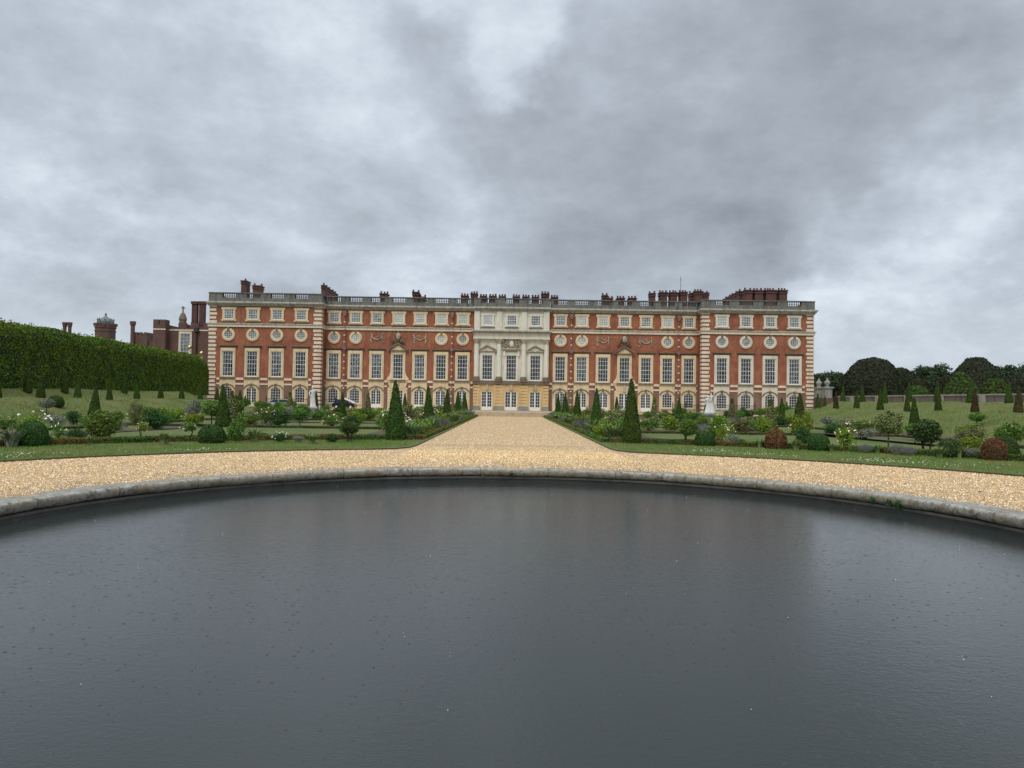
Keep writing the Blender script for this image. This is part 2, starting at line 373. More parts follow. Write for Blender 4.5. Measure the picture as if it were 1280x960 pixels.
# ------------------------------------------------------------------ mesh building
class MB:
    def __init__(s):
        s.v, s.f, s.m = [], [], []

    def add(s, verts, faces, mat=0):
        o = len(s.v)
        s.v.extend([tuple(map(float, p)) for p in verts])
        s.f.extend([[i + o for i in f] for f in faces])
        s.m.extend([mat] * len(faces))
        return s

    def box(s, x0, x1, y0, y1, z0, z1, mat=0):
        v = [(x0, y0, z0), (x1, y0, z0), (x1, y1, z0), (x0, y1, z0), (x0, y0, z1), (x1, y0, z1), (x1, y1, z1), (x0, y1, z1)]
        f = [(0, 3, 2, 1), (4, 5, 6, 7), (0, 1, 5, 4), (1, 2, 6, 5), (2, 3, 7, 6), (3, 0, 4, 7)]
        return s.add(v, f, mat)

    def prism(s, poly, y0, y1, mat=0):
        """polygon in x,z (anticlockwise seen from -y) pushed from y0 (front) to y1"""
        n = len(poly)
        v = [(x, y0, z) for x, z in poly] + [(x, y1, z) for x, z in poly]
        f = [tuple(range(n)), tuple(range(2 * n - 1, n - 1, -1))]
        f += [(j, i, i + n, j + n) for i, j in ((k, (k + 1) % n) for k in range(n))]
        return s.add(v, f, mat)

    def ring(s, outer, inner, y0, y1, mat=0, closed=True):
        """flat frame between two outlines with as many points; front y0, back y1"""
        n = len(outer)
        v = [(x, y0, z) for x, z in outer] + [(x, y0, z) for x, z in inner] + [(x, y1, z) for x, z in outer] + [(x, y1, z) for x, z in inner]
        f = []
        for k in range(n if closed else n - 1):
            j = (k + 1) % n
            f += [(k, j, n + j, n + k), (k, 2 * n + k, 2 * n + j, j), (n + k, n + j, 3 * n + j, 3 * n + k)]
        if not closed:
            f += [(0, n, 3 * n, 2 * n), (n - 1, 3 * n - 1, 4 * n - 1, 2 * n - 1)]
        return s.add(v, f, mat)

    def lathe(s, prof, n=16, c=(0, 0), mat=0, a0=0.0, a1=2 * math.pi):
        full = abs(a1 - a0 - 2 * math.pi) < 1e-6
        m = n if full else n + 1
        v = []
        for k in range(m):
            a = a0 + (a1 - a0) * k / n
            v += [(c[0] + r * math.cos(a), c[1] + r * math.sin(a), z) for r, z in prof]
        p = len(prof)
        f = []
        for k in range(n):
            j = (k + 1) % m
            for i in range(p - 1):
                f.append((k * p + i, j * p + i, j * p + i + 1, k * p + i + 1))
        return s.add(v, f, mat)

    def tube(s, pts, radii, n=7, mat=0):
        pts = [Vector(p) for p in pts]
        rings = []
        for i, p in enumerate(pts):
            t = (pts[min(i + 1, len(pts) - 1)] - pts[max(i - 1, 0)]).normalized()
            a = t.cross(Vector((0, 0, 1)))
            if a.length < 1e-3:
                a = t.cross(Vector((0, 1, 0)))
            a.normalize()
            b = t.cross(a)
            r = radii[i] if isinstance(radii, (list, tuple)) else radii
            rings.append([p + (a * math.cos(2 * math.pi * k / n) + b * math.sin(2 * math.pi * k / n)) * r for k in range(n)])
        v = [q for rg in rings for q in rg]
        f = []
        for i in range(len(pts) - 1):
            for k in range(n):
                j = (k + 1) % n
                f.append((i * n + k, (i + 1) * n + k, (i + 1) * n + j, i * n + j))
        f.append(tuple(range(n)))
        f.append(tuple(range(len(v) - 1, len(v) - n - 1, -1)))
        return s.add(v, f, mat)

    def blob(s, c, r, seg=8, rings=6, jit=0.0, mat=0):
        r = (r, r, r) if not isinstance(r, (tuple, list)) else r
        v, f = [], []
        for i in range(rings + 1):
            th = math.pi * i / rings
            for k in range(seg):
                a = 2 * math.pi * k / seg
                j = 1 + random.uniform(-jit, jit)
                if i in (0, rings):
                    j = 1
                v.append((c[0] + r[0] * j * math.sin(th) * math.cos(a), c[1] + r[1] * j * math.sin(th) * math.sin(a), c[2] + r[2] * j * math.cos(th)))
        for i in range(rings):
            for k in range(seg):
                j = (k + 1) % seg
                f.append((i * seg + k, (i + 1) * seg + k, (i + 1) * seg + j, i * seg + j))
        return s.add(v, f, mat)

    def leaves(s, P, N, size, mat=0, jitter=0.6, aspect=0.55, var=0.35):
        P = np.asarray(P, float)
        N = np.asarray(N, float)
        n = len(P)
        if n == 0:
            return s
        N = N + RNG.normal(0, jitter, (n, 3))
        N /= np.linalg.norm(N, axis=1, keepdims=True) + 1e-9
        T = np.cross(N, RNG.normal(0, 1, (n, 3)))
        T /= np.linalg.norm(T, axis=1, keepdims=True) + 1e-9
        B = np.cross(N, T)
        sz = (size * (1 + RNG.uniform(-var, var, n)))[:, None]
        V = np.stack([P + B * sz, P + T * sz * aspect, P - B * sz, P - T * sz * aspect], 1).reshape(-1, 3)
        o = len(s.v)
        s.v.extend(map(tuple, V.tolist()))
        F = (np.arange(n)[:, None] * 4 + np.arange(4)[None, :] + o).tolist()
        s.f.extend(F)
        s.m.extend([mat] * n)
        return s

    def build(s, name, mats, parent=None, smooth=False, loc=None, link=True):
        me = bpy.data.meshes.new(name)
        me.from_pydata(s.v, [], s.f)
        if not isinstance(mats, (list, tuple)):
            mats = [mats]
        for m in mats:
            me.materials.append(M[m] if isinstance(m, str) else m)
        if len(mats) > 1:
            me.polygons.foreach_set('material_index', s.m)
        if smooth:
            me.polygons.foreach_set('use_smooth', [True] * len(me.polygons))
        me.update()
        o = bpy.data.objects.new(name, me)
        if link:
            COL.objects.link(o)
        if parent is not None:
            o.parent = parent
        if loc is not None:
            o.location = loc
        return o


def tag(o, label, cat, group=None, kind=None):
    o['label'] = label
    o['category'] = cat
    if group:
        o['group'] = group
    if kind:
        o['kind'] = kind
    return o


def setting(o, kind='structure'):
    o['kind'] = kind
    return o


def empty(name, loc=(0, 0, 0), rz=0.0):
    e = bpy.data.objects.new(name, None)
    COL.objects.link(e)
    e.location = loc
    e.rotation_euler = (0, 0, rz)
    e.empty_display_size = 0.3
    return e


def copy_tree(o, parent=None):
    c = o.copy()
    COL.objects.link(c)
    if parent is not None:
        c.parent = parent
    for ch in list(o.children):
        copy_tree(ch, c)
    return c


def sample(V, F, n, rng=RNG):
    """n points spread evenly over a mesh surface, with their normals"""
    V = np.asarray(V, float)
    tri = []
    for f in F:
        for i in range(1, len(f) - 1):
            tri.append((f[0], f[i], f[i + 1]))
    tri = np.array(tri)
    a, b, c = V[tri[:, 0]], V[tri[:, 1]], V[tri[:, 2]]
    cr = np.cross(b - a, c - a)
    ar = np.linalg.norm(cr, axis=1)
    k = rng.choice(len(tri), n, p=ar / ar.sum())
    u, w = rng.random(n), rng.random(n)
    fl = u + w > 1
    u[fl], w[fl] = 1 - u[fl], 1 - w[fl]
    P = a[k] + (b[k] - a[k]) * u[:, None] + (c[k] - a[k]) * w[:, None]
    return P, cr[k] / (ar[k][:, None] + 1e-12)


ORD = ('first second third fourth fifth sixth seventh eighth ninth tenth eleventh twelfth thirteenth fourteenth fifteenth sixteenth '
       'seventeenth eighteenth nineteenth twentieth twenty-first twenty-second twenty-third twenty-fourth twenty-fifth twenty-sixth twenty-seventh twenty-eighth').split()
# ------------------------------------------------------------------ sky and sun
world = bpy.data.worlds.new('World')
scene.world = world
world.use_nodes = True
wn = world.node_tree
for n_ in list(wn.nodes):
    wn.nodes.remove(n_)
SUN_EL, SUN_AZ = R(52), R(200)      # azimuth clockwise from +y: behind the camera, a little to the left


def build_sky(nt):
    out = nt.nodes.new('ShaderNodeOutputWorld')
    bg = nt.nodes.new('ShaderNodeBackground')
    nt.links.new(bg.outputs[0], out.inputs[0])
    sky = nt.nodes.new('ShaderNodeTexSky')
    sky.sky_type = 'NISHITA'
    sky.sun_disc = False
    sky.sun_elevation = SUN_EL
    sky.sun_rotation = SUN_AZ
    clear = mixc(nt, 1.0, sky.outputs[0], (0.10, 0.10, 0.10), 'MULTIPLY')
    d = nt.nodes.new('ShaderNodeTexCoord').outputs['Generated']
    sep = node(nt, 'ShaderNodeSeparateXYZ', {'Vector': d})
    zc = math_(nt, 'MAXIMUM', sep.outputs[2], 0.0)
    den = math_(nt, 'ADD', zc, 0.16)
    flat = node(nt, 'ShaderNodeCombineXYZ', {'X': math_(nt, 'DIVIDE', sep.outputs[0], den), 'Y': math_(nt, 'DIVIDE', sep.outputs[1], den)}).outputs[0]
    warp = node(nt, 'ShaderNodeTexNoise', {'Vector': flat, 'Scale': 0.9, 'Detail': 3.0}).outputs['Color']
    wv = node(nt, 'ShaderNodeVectorMath', {0: warp, 1: (0.5, 0.5, 0.5)}, operation='SUBTRACT').outputs[0]
    wv = node(nt, 'ShaderNodeVectorMath', {0: wv, 'Scale': 0.9}, operation='SCALE').outputs[0]
    fw = node(nt, 'ShaderNodeVectorMath', {0: flat, 1: wv}, operation='ADD').outputs[0]
    lay = node(nt, 'ShaderNodeMapping', {'Vector': d, 'Scale': (1.0, 1.0, 1.7), 'Location': (0.85, 0.2, 0.6)}).outputs[0]
    lw = node(nt, 'ShaderNodeVectorMath', {0: wv, 'Scale': 0.10}, operation='SCALE').outputs[0]
    lay = node(nt, 'ShaderNodeVectorMath', {0: lay, 1: lw}, operation='ADD').outputs[0]
    big = noise(nt, lay, 2.3, 9, 0.60)
    mid = noise(nt, lay, 7.5, 9, 0.62)
    v = math_(nt, 'ADD', math_(nt, 'MULTIPLY', math_(nt, 'SUBTRACT', big, 0.5), 0.62), math_(nt, 'MULTIPLY', math_(nt, 'SUBTRACT', mid, 0.5), 0.60))
    low = node(nt, 'ShaderNodeMapping', {'Vector': d, 'Scale': (1.0, 1.0, 2.0), 'Location': (1.7, 0.4, 0.2)}).outputs[0]
    wisp = noise(nt, low, 9.0, 9, 0.66)
    lowm = node(nt, 'ShaderNodeMapRange', {'Value': sep.outputs[2], 'From Min': 0.12, 'From Max': 0.36, 'To Min': 0.62, 'To Max': 0.10}).outputs[0]
    v = math_(nt, 'ADD', v, math_(nt, 'MULTIPLY', math_(nt, 'SUBTRACT', wisp, 0.5), lowm))
    # the banks of cloud over the palace: each a soft direction in the sky
    jit = node(nt, 'ShaderNodeTexNoise', {'Vector': d, 'Scale': 3.2, 'Detail': 5.0, 'Roughness': 0.6}).outputs['Color']
    jv = node(nt, 'ShaderNodeVectorMath', {0: jit, 1: (0.5, 0.5, 0.5)}, operation='SUBTRACT').outputs[0]
    jv = node(nt, 'ShaderNodeVectorMath', {0: jv, 'Scale': 0.5}, operation='SCALE').outputs[0]
    dj = node(nt, 'ShaderNodeVectorMath', {0: d, 1: jv}, operation='ADD').outputs[0]
    dj = node(nt, 'ShaderNodeVectorMath', {0: dj}, operation='NORMALIZE').outputs[0]
    for px, py, rad, w in CLOUDS:
        q = ray(px, py).normalized()
        dt = node(nt, 'ShaderNodeVectorMath', {0: dj, 1: tuple(q)}, operation='DOT_PRODUCT').outputs['Value']
        mr = node(nt, 'ShaderNodeMapRange', {'Value': dt, 'From Min': math.cos(rad / 920.0), 'From Max': 1.0}, interpolation_type='SMOOTHERSTEP')
        v = math_(nt, 'ADD', v, math_(nt, 'MULTIPLY', mr.outputs[0], w))
    v = math_(nt, 'ADD', v, 0.5)
    cloud = ramp(nt, v, [(0.04, (0.270, 0.300, 0.338)), (0.34, (0.405, 0.450, 0.506)), (0.52, (0.525, 0.585, 0.665)), (0.74, (0.73, 0.805, 0.885)), (1.0, (0.93, 0.99, 1.06))])
    # paler towards the horizon, brighter overhead as an overcast sky is
    hz = node(nt, 'ShaderNodeMapRange', {'Value': sep.outputs[2], 'From Min': 0.0, 'From Max': 0.17}, interpolation_type='SMOOTHSTEP').outputs[0]
    cloud = mixc(nt, math_(nt, 'MULTIPLY', math_(nt, 'SUBTRACT', 1.0, hz), 0.55), cloud, (0.585, 0.645, 0.715))
    up = node(nt, 'ShaderNodeMapRange', {'Value': sep.outputs[2], 'From Min': 0.46, 'From Max': 0.95, 'To Min': 1.0, 'To Max': 1.9}, interpolation_type='SMOOTHSTEP').outputs[0]
    upv = node(nt, 'ShaderNodeCombineXYZ', {'X': up, 'Y': up, 'Z': up}).outputs[0]
    cloud = mixc(nt, 1.0, cloud, upv, 'MULTIPLY')
    col = mixc(nt, 0.94, clear, cloud)
    nt.links.new(col, bg.inputs[0])
    bg.inputs[1].default_value = 1.05


CLOUDS = [(850, 200, 380, -0.16), (1150, 60, 330, -0.12), (690, 230, 200, -0.07), (655, 45, 110, 0.24), (540, 60, 240, 0.05), (240, 130, 320, 0.09), (60, 60, 220, -0.12),
          (300, 240, 240, -0.10), (90, 320, 150, -0.04), (60, 240, 90, 0.12), (1180, 300, 110, 0.14), (1220, 400, 150, -0.06), (1060, 410, 60, 0.12), (60, 170, 120, 0.08), (1240, 190, 120, 0.08), (540, 0, 160, -0.10), (560, 330, 160, 0.06), (1120, 450, 170, 0.14)]
build_sky(wn)

sun_d = bpy.data.lights.new('sun', 'SUN')
sun_d.energy = 1.5
sun_d.angle = R(25)
sun_d.color = (1.0, 0.93, 0.80)
sun = bpy.data.objects.new('sun', sun_d)
COL.objects.link(sun)
sv = Vector((math.sin(SUN_AZ) * math.cos(SUN_EL), math.cos(SUN_AZ) * math.cos(SUN_EL), math.sin(SUN_EL)))
sun.rotation_euler = sv.to_track_quat('Z', 'Y').to_euler()

scene.view_settings.view_transform = 'Standard'
scene.view_settings.look = 'None'
scene.view_settings.gamma = 1.0
scene.view_settings.exposure = 0.0
scene.view_settings.use_curve_mapping = False

# ------------------------------------------------------------------ ground, pond, gravel, lawns
PC = Vector((0.0, 11.5, 0.0))
R_IN, R_BACK, R_LAWN = 8.62, 9.42, 16.7
WATER_Z = -0.30


def annulus(mb, r0, r1, z, n=160, mat=0, rings=1):
    for k in range(rings):
        a, b = r0 + (r1 - r0) * k / rings, r0 + (r1 - r0) * (k + 1) / rings
        v, f = [], []
        for i in range(n):
            t = 2 * math.pi * i / n
            v += [(PC.x + a * math.cos(t), PC.y + a * math.sin(t), z), (PC.x + b * math.cos(t), PC.y + b * math.sin(t), z)]
        for i in range(n):
            j = (i + 1) % n
            f.append((2 * i, 2 * i + 1, 2 * j + 1, 2 * j))
        mb.add(v, f, mat)


g = MB()
annulus(g, R_BACK - 0.05, 3000.0, -0.03)
setting(g.build('ground', 'lawn'))
g = MB()
annulus(g, R_BACK - 0.02, 18.2, 0.0)
g.add([(-4.4, 26.5, 0.004), (4.4, 26.5, 0.004), (4.4, 91.0, 0.004), (-4.4, 91.0, 0.004)], [(0, 1, 2, 3)])
setting(g.build('gravel_path', 'gravel'))

w = MB()
v = [(PC.x, PC.y, WATER_Z)]
n = 128
for i in range(n):
    t = 2 * math.pi * i / n
    v.append((PC.x + (R_IN + 0.25) * math.cos(t), PC.y + (R_IN + 0.25) * math.sin(t), WATER_Z))
w.add(v, [(0, i + 1, (i + 1) % n + 1) for i in range(n)])
setting(w.build('pond_water', 'water'))

# stone kerb of the pond: a rolled lip over a thin wet ledge
kerb = empty('pond_kerb', (PC.x, PC.y, 0))
tag(kerb, 'round stone pond kerb with a rolled weathered lip, wet on top', 'kerb')
mb = MB()
prof = [(R_BACK + 0.02, -0.25), (R_BACK + 0.02, 0.012), (R_BACK - 0.03, 0.022), (R_IN + 0.30, 0.040), (R_IN + 0.09, 0.046), (R_IN + 0.055, 0.042), (R_IN + 0.026, 0.026), (R_IN + 0.010, -0.004), (R_IN + 0.006, -0.045),
        (R_IN + 0.010, -0.085), (R_IN + 0.028, -0.122), (R_IN + 0.062, -0.150), (R_IN + 0.11, -0.163), (R_IN + 0.18, -0.165), (R_IN + 0.18, -0.25)]
mb.lathe(prof, 220)
# uneven old stone
for i, p in enumerate(mb.v):
    x, y, z = p
    q = math.atan2(y, x)
    s = 0.012 * math.sin(q * 7.3) + 0.008 * math.sin(q * 23.0 + 1) + 0.006 * math.sin(q * 51 + 2)
    mb.v[i] = (x * (1 + s * 0.12), y * (1 + s * 0.12), z + s * 0.5 * (1 if z > -0.2 else 0))
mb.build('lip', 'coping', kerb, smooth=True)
mb = MB()
mb.lathe([(R_IN + 0.30, -0.166), (R_IN + 0.075, -0.168), (R_IN + 0.055, -0.18), (R_IN + 0.055, -0.222), (R_IN + 0.12, -0.226), (R_IN + 0.12, -0.75)], 180)
mb.build('ledge', 'kerb_dark', kerb, smooth=False)

# lawns either side of the path
def lawn_edge(s):
    pts = []
    for k in range(61):
        a = R(-70 + (69.5 + 70) * k / 60)
        pts.append((s * R_LAWN * math.cos(a), PC.y + R_LAWN * math.sin(a)))
    pts += [(s * 5.1, 27.55), (s * 4.45, 27.95), (s * 4.05, 28.7), (s * 3.92, 29.8), (s * 3.9, 34.0), (s * 3.85, 60.0), (s * 3.8, 89.0)]
    return pts


for s in (-1, 1):
    pts = lawn_edge(s) + [(s * 27.8, 91.0), (s * 27.8, -4.2)]
    if s < 0:
        pts = pts[::-1]
    # irregular hand-cut edge
    n = len(pts)
    mb = MB()
    mb.add([(x, y, 0.05) for x, y in pts], [tuple(range(n))])
    mb.add([(x, y, 0.05) for x, y in pts] + [(x, y, -0.05) for x, y in pts], [(i, (i + n), ((i + 1) % n) + n, (i + 1) % n) for i in range(n)], 1)
    setting(mb.build('lawn', ['lawn', 'soil']))


def sstep(t):
    t = min(1, max(0, t))
    return t * t * (3 - 2 * t)


PROF = [(26.5, -0.02), (27.6, 0.03), (28.3, 0.16), (31.6, 1.46), (32.2, 1.55), (34.7, 1.57), (35.2, 1.66), (36.3, 2.22), (36.8, 2.30), (46, 2.30), (62, 2.3), (100, 2.2), (140, -0.2)]


def bank_z(x, y):
    ax = abs(x)
    h = PROF[-1][1]
    if ax <= PROF[0][0]:
        h = PROF[0][1]
    else:
        for (a, ha), (b, hb) in zip(PROF, PROF[1:]):
            if a <= ax <= b:
                h = ha + (hb - ha) * (ax - a) / (b - a)
                break
    wgt = sstep((y - 82) / 9.0) * (1 - sstep((ax - 44) / 4.0))
    h = h * (1 - wgt) + 0.40 * wgt
    if y > 150:
        h = h * (1 - sstep((y - 150) / 30)) - 0.2 * sstep((y - 150) / 30)
    if ax > 28:
        h += 0.07 * math.sin(y * 0.33 + ax * 0.5) * min(1, (ax - 28) / 2) + 0.05 * math.sin(y * 0.9 - ax * 1.3)
    return h


XS = [26.5, 27.2, 27.6, 28.0, 28.3, 29, 30, 31, 31.6, 31.9, 32.2, 33, 34, 34.7, 35.0, 35.3, 35.8, 36.3, 36.6, 36.9, 38, 40, 43, 44, 45, 46, 47, 48, 52, 62, 80, 100, 120, 140]
YS = [-30 + 2.0 * k for k in range(106)]
for s in (-1, 1):
    v = [(s * x, y, bank_z(s * x, y)) for y in YS for x in XS]
    nx = len(XS)
    f = []
    for j in range(len(YS) - 1):
        for i in range(nx - 1):
            q = (j * nx + i, j * nx + i + 1, (j + 1) * nx + i + 1, (j + 1) * nx + i)
            f.append(q if s > 0 else q[::-1])
    mb = MB().add(v, f)
    mb.m = [1 if (32.2 <= XS[i % (nx - 1)] < 34.7 or XS[i % (nx - 1)] >= 36.9) else 0 for i in range(len(f))]
    setting(mb.build('grass_bank', ['bank', 'terrace_grass'], smooth=True))

# terrace before the palace, its steps and low front wall
T_Z, T_Y = 0.48, 91.2
mb = MB()
mb.box(-47, 47, T_Y + 0.45, 131, -0.5, T_Z)
setting(mb.build('palace_terrace', 'step'))
st = empty('terrace_steps', (0, 90, 0))
tag(st, 'broad shallow sand-coloured stone steps at the palace end of the gravel path', 'steps')
for k in range(3):
    MB().box(-5.2 + 0.03 * k, 5.2 - 0.03 * k, -1.5 + 0.55 * k, 1.64, -0.1 if k == 0 else 0.163 * k + 0.003, 0.163 * (k + 1)).build('step', 'step', st)
for s, side in ((-1, 'tall-hedge'), (1, 'low-wall')):
    tw = empty('terrace_wall', (s * 16, T_Y, 0))
    tag(tw, f'low brick terrace wall with pale stone coping, {side} half before the palace', 'wall', 'terrace walls before the palace')
    MB().box(-10.75, 10.75, 0, 0.44, -0.1, 0.44).build('brickwork', 'brick_low', tw)
    MB().box(-10.8, 10.8, -0.08, 0.5, 0.443, 0.56).build('coping', 'cream', tw)

# ------------------------------------------------------------------ the palace
PY = 106.0
pal = empty('palace', (0, PY, T_Z))
tag(pal, 'long red brick palace with pale stone window surrounds, balustrade and many chimneys', 'palace')


def pp(mb, name, mats, parent=None, smooth=False):
    """part given in x, depth from the wing front, height above sea of the garden"""
    return mb.build(name, mats, parent or pal, smooth, None if parent else (0, 0, -T_Z))


X_PAV0, X_PAV1, X_MID = 26.95, 42.7, 5.36
Y_PAV, Y_MID = -2.2, -0.6
Z_STR0, Z_STR1, Z_COR, Z_PAR, Z_BAL0, Z_TOP = 11.76, 12.28, 14.82, 15.25, 15.88, 16.62
SECT = [('pav', -X_PAV1, -X_PAV0, Y_PAV), ('wing', -X_PAV0, -X_MID, 0.0), ('mid', -X_MID, X_MID, Y_MID), ('wing', X_MID, X_PAV0, 0.0), ('pav', X_PAV0, X_PAV1, Y_PAV)]
for kind, x0, x1, y0 in SECT:
    e = 0.0 if kind != 'wing' else 0.0
    back = 14.0 if kind != 'pav' else 30.0
    if kind == 'mid':
        mb = MB()
        mb.box(x0, x1, y0, back - 0.01, T_Z, 15.2)
        pp(mb, 'wall', 'white_stone')
    else:
        mb = MB()
        mb.box(x0, x1, y0, back, 3.62, 15.2)
        pp(mb, 'wall', 'brick')
        mb = MB()
        mb.box(x0 + 0.001, x1 - 0.001, y0 + 0.012, back - 0.02, T_Z - 0.3, 3.62)
        pp(mb, 'ground_floor_wall', 'brick_low')
    # string course, main cornice, parapet
    q = 0.16
    ex0 = x0 - (0.17 if kind != 'wing' else -0.17)
    ex1 = x1 + (0.17 if kind != 'wing' else -0.17)
    if kind == 'wing':
        ex0, ex1 = (x0 + 0.18, x1 - 0.2)
    yb = y0 + 1.5 if kind != 'pav' else back - 1
    if kind != 'mid':
        mb = MB()
        mb.box(ex0, ex1, y0 - 0.17, yb, Z_STR0, Z_STR1 - 0.14)
        mb.box(ex0 - (0.1 if kind == 'pav' else 0), ex1 + (0.1 if kind == 'pav' else 0), y0 - 0.29, yb, Z_STR1 - 0.137, Z_STR1, 1)
        pp(mb, 'string_course', ['band', 'cornice'])
    mb = MB()
    c = 0.12 if kind == 'pav' else 0
    mb.box(ex0, ex1, y0 - 0.20, yb, Z_COR - 0.10, Z_COR + 0.09)
    mb.box(ex0 - c, ex1 + c, y0 - 0.42, yb, Z_COR + 0.093, Z_COR + 0.27)
    mb.box(ex0 - 2 * c, ex1 + 2 * c, y0 - 0.62, yb, Z_COR + 0.273, Z_PAR + 0.06)
    pp(mb, 'cornice', 'cornice')
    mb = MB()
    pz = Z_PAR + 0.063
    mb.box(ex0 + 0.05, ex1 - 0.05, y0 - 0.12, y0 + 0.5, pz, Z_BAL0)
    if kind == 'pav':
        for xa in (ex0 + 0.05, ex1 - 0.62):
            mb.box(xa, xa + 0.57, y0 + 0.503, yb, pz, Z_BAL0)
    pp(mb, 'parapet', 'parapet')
    # balustrade: piers over the wall piers, open baluster panels over the windows
    bal = MB()
    if kind == 'pav':
        cxs = [(x0 + x1) / 2 + 3.41 * (k - 1.5) for k in range(4)]
    elif kind == 'wing':
        cxs = [(x0 + x1) / 2 + (0.15 if x0 > 0 else -0.15) + 3.09 * (k - 3) for k in range(7)]
    else:
        cxs = [-3.44, 0, 3.44]
    half = 1.0
    edges = [ex0 + 0.05] + [q_ for cx in cxs for q_ in (cx - half, cx + half)] + [ex1 - 0.05]
    for a, b in zip(edges[0::2], edges[1::2]):
        bal.box(a, b, y0 - 0.10, y0 + 0.46, Z_BAL0 + 0.003, Z_TOP - 0.13)
    bal.box(ex0, ex1, y0 - 0.18, y0 + 0.53, Z_TOP - 0.127, Z_TOP)
    bprof = [(0.065, Z_BAL0), (0.05, Z_BAL0 + 0.08), (0.095, Z_BAL0 + 0.24), (0.045, Z_BAL0 + 0.45), (0.07, Z_TOP - 0.128)]
    for cx in cxs:
        for k in range(8):
            bal.lathe(bprof, 6, (cx - half + 0.125 + 0.25 * k, y0 + 0.17))
    if kind == 'pav':
        for xc in (ex0 + 0.3, ex1 - 0.3):
            yy = y0 + 1.0
            while yy < yb - 0.5:
                bal.lathe(bprof, 6, (xc, yy))
                yy += 0.26
            bal.box(xc - 0.28, xc + 0.28, y0 + 0.533, yb, Z_TOP - 0.127, Z_TOP - 0.003)
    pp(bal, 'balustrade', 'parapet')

# roofs carry the chimneys
roofs = {}
mb = MB()
mb.box(-X_PAV0 + 0.2, X_PAV0 - 0.2, 1.0, 13.4, 14.9, 15.3)
roofs['mid'] = pp(mb, 'roof', 'lead')
for s in (-1, 1):
    mb = MB()
    mb.box(min(s * (X_PAV0 + .8), s * (X_PAV1 - .8)), max(s * (X_PAV0 + .8), s * (X_PAV1 - .8)), 0.0, 29.0, 14.9, 15.3)
    roofs[s] = pp(mb, 'roof', 'lead')


def chimney(px0, px1, py, depth, pots=3, dep=1.6, zbase=15.2):
    a, b = W(px0, py, depth), W(px1, py, depth)
    zt = a.z
    hw = (b.x - a.x) / 2
    cx = (a.x + b.x) / 2
    sw = hw * 0.78
    z0, h = 0.0, zt - zbase
    ph = 0.38
    mb = MB()
    mb.box(-sw, sw, -dep / 2, dep / 2, 0, h - ph - 0.52)
    mb.box(-hw * .9, hw * .9, -dep / 2 - 0.12, dep / 2 + 0.12, h - ph - 0.517, h - ph - 0.33)
    mb.box(-sw * 1.02, sw * 1.02, -dep / 2 - 0.03, dep / 2 + 0.03, h - ph - 0.327, h - ph - 0.16)
    mb.box(-hw * 0.95, hw * 0.95, -dep / 2 - 0.16, dep / 2 + 0.16, h - ph - 0.157, h - ph)
    par = roofs['mid'] if abs(cx) < X_PAV0 else roofs[-1 if cx < 0 else 1]
    o = mb.build('chimney', 'brick_chim', par)
    o.location = (cx, depth - PY, zbase)
    if pots:
        mp = MB()
        for k in range(pots):
            x = (-hw * 0.66 + hw * 1.32 * k / (pots - 1)) if pots > 1 else 0
            mp.lathe([(0.15, h - ph + 0.001), (0.12, h - 0.06), (0.16, h - 0.05), (0.15, h), (0.02, h)], 8, (x, random.uniform(-.3, .3)), 0)
        # pots belong to their stack: same mesh keeps the depth of parts at three
        me2 = o.data
        bm = bmesh.new()
        bm.from_mesh(me2)
        t = bpy.data.meshes.new('t')
        t.from_pydata(mp.v, [], mp.f)
        bm.from_mesh(t)
        bm.to_mesh(me2)
        bm.free()
        bpy.data.meshes.remove(t)
    return o


CHIM = [(303, 311.5, 348.5, 114, 1), (317, 329, 354.5, 114, 2),
        (475, 486.5, 364.5, 112, 3), (515.5, 525, 362.5, 112, 2), (524.5, 533, 368.5, 113, 2),
        (576, 586.5, 367, 112, 3), (588, 598, 364.5, 112, 3), (599.5, 609.5, 367.5, 112, 3), (611, 621.5, 367.5, 112, 3), (623, 633, 368, 112, 3),
        (640.5, 650.5, 368.2, 112, 3), (652.5, 662.5, 368.4, 112, 3), (664, 674.5, 368.7, 112, 3), (676, 687, 364.5, 112, 3), (688, 698, 369, 112, 3),
        (752, 759.5, 366.5, 113, 2), (759.8, 766, 370, 112, 2), (770, 781, 370, 112, 3), (784.5, 795.5, 370, 112, 3),
        (811, 819, 364, 114, 2), (823, 834, 363, 114, 3), (835.5, 846.5, 363, 114, 3), (848, 859, 362.5, 114, 3), (861, 868, 364, 118, 2), (867, 877.5, 361.5, 116, 3), (877.5, 885.5, 363.5, 118, 2),
        (940.5, 952.5, 360.2, 112, 3), (954, 969.5, 360, 112, 4), (971, 983, 360.2, 112, 3), (928.5, 939.5, 360, 112, 2)]
for x0, x1, py, dp, np_ in CHIM:
    chimney(x0, x1, py, dp, np_)
# receding rows of stacks on the two pavilion roofs
for k in range(5):
    chimney(402.5 + 3.6 * k, 408.0 + 3.5 * k, 354.0 + 2.6 * k, 111 + 3.6 * k, 1, 1.3)
for k in range(5):
    chimney(921 - 4.2 * k, 927.5 - 4.2 * k, 361.5 + 2.3 * k, 114 + 3.2 * k, 1, 1.3)
a = W(851, 346, 115)
mb = MB()
mb.tube([(a.x, 115 - PY, 15.2), (a.x, 115 - PY, a.z)], 0.035, 5)
mb.tube([(a.x - .25, 115 - PY, a.z - .5), (a.x + .25, 115 - PY, a.z - .5)], 0.02, 4)
pp(mb, 'mast', 'iron')

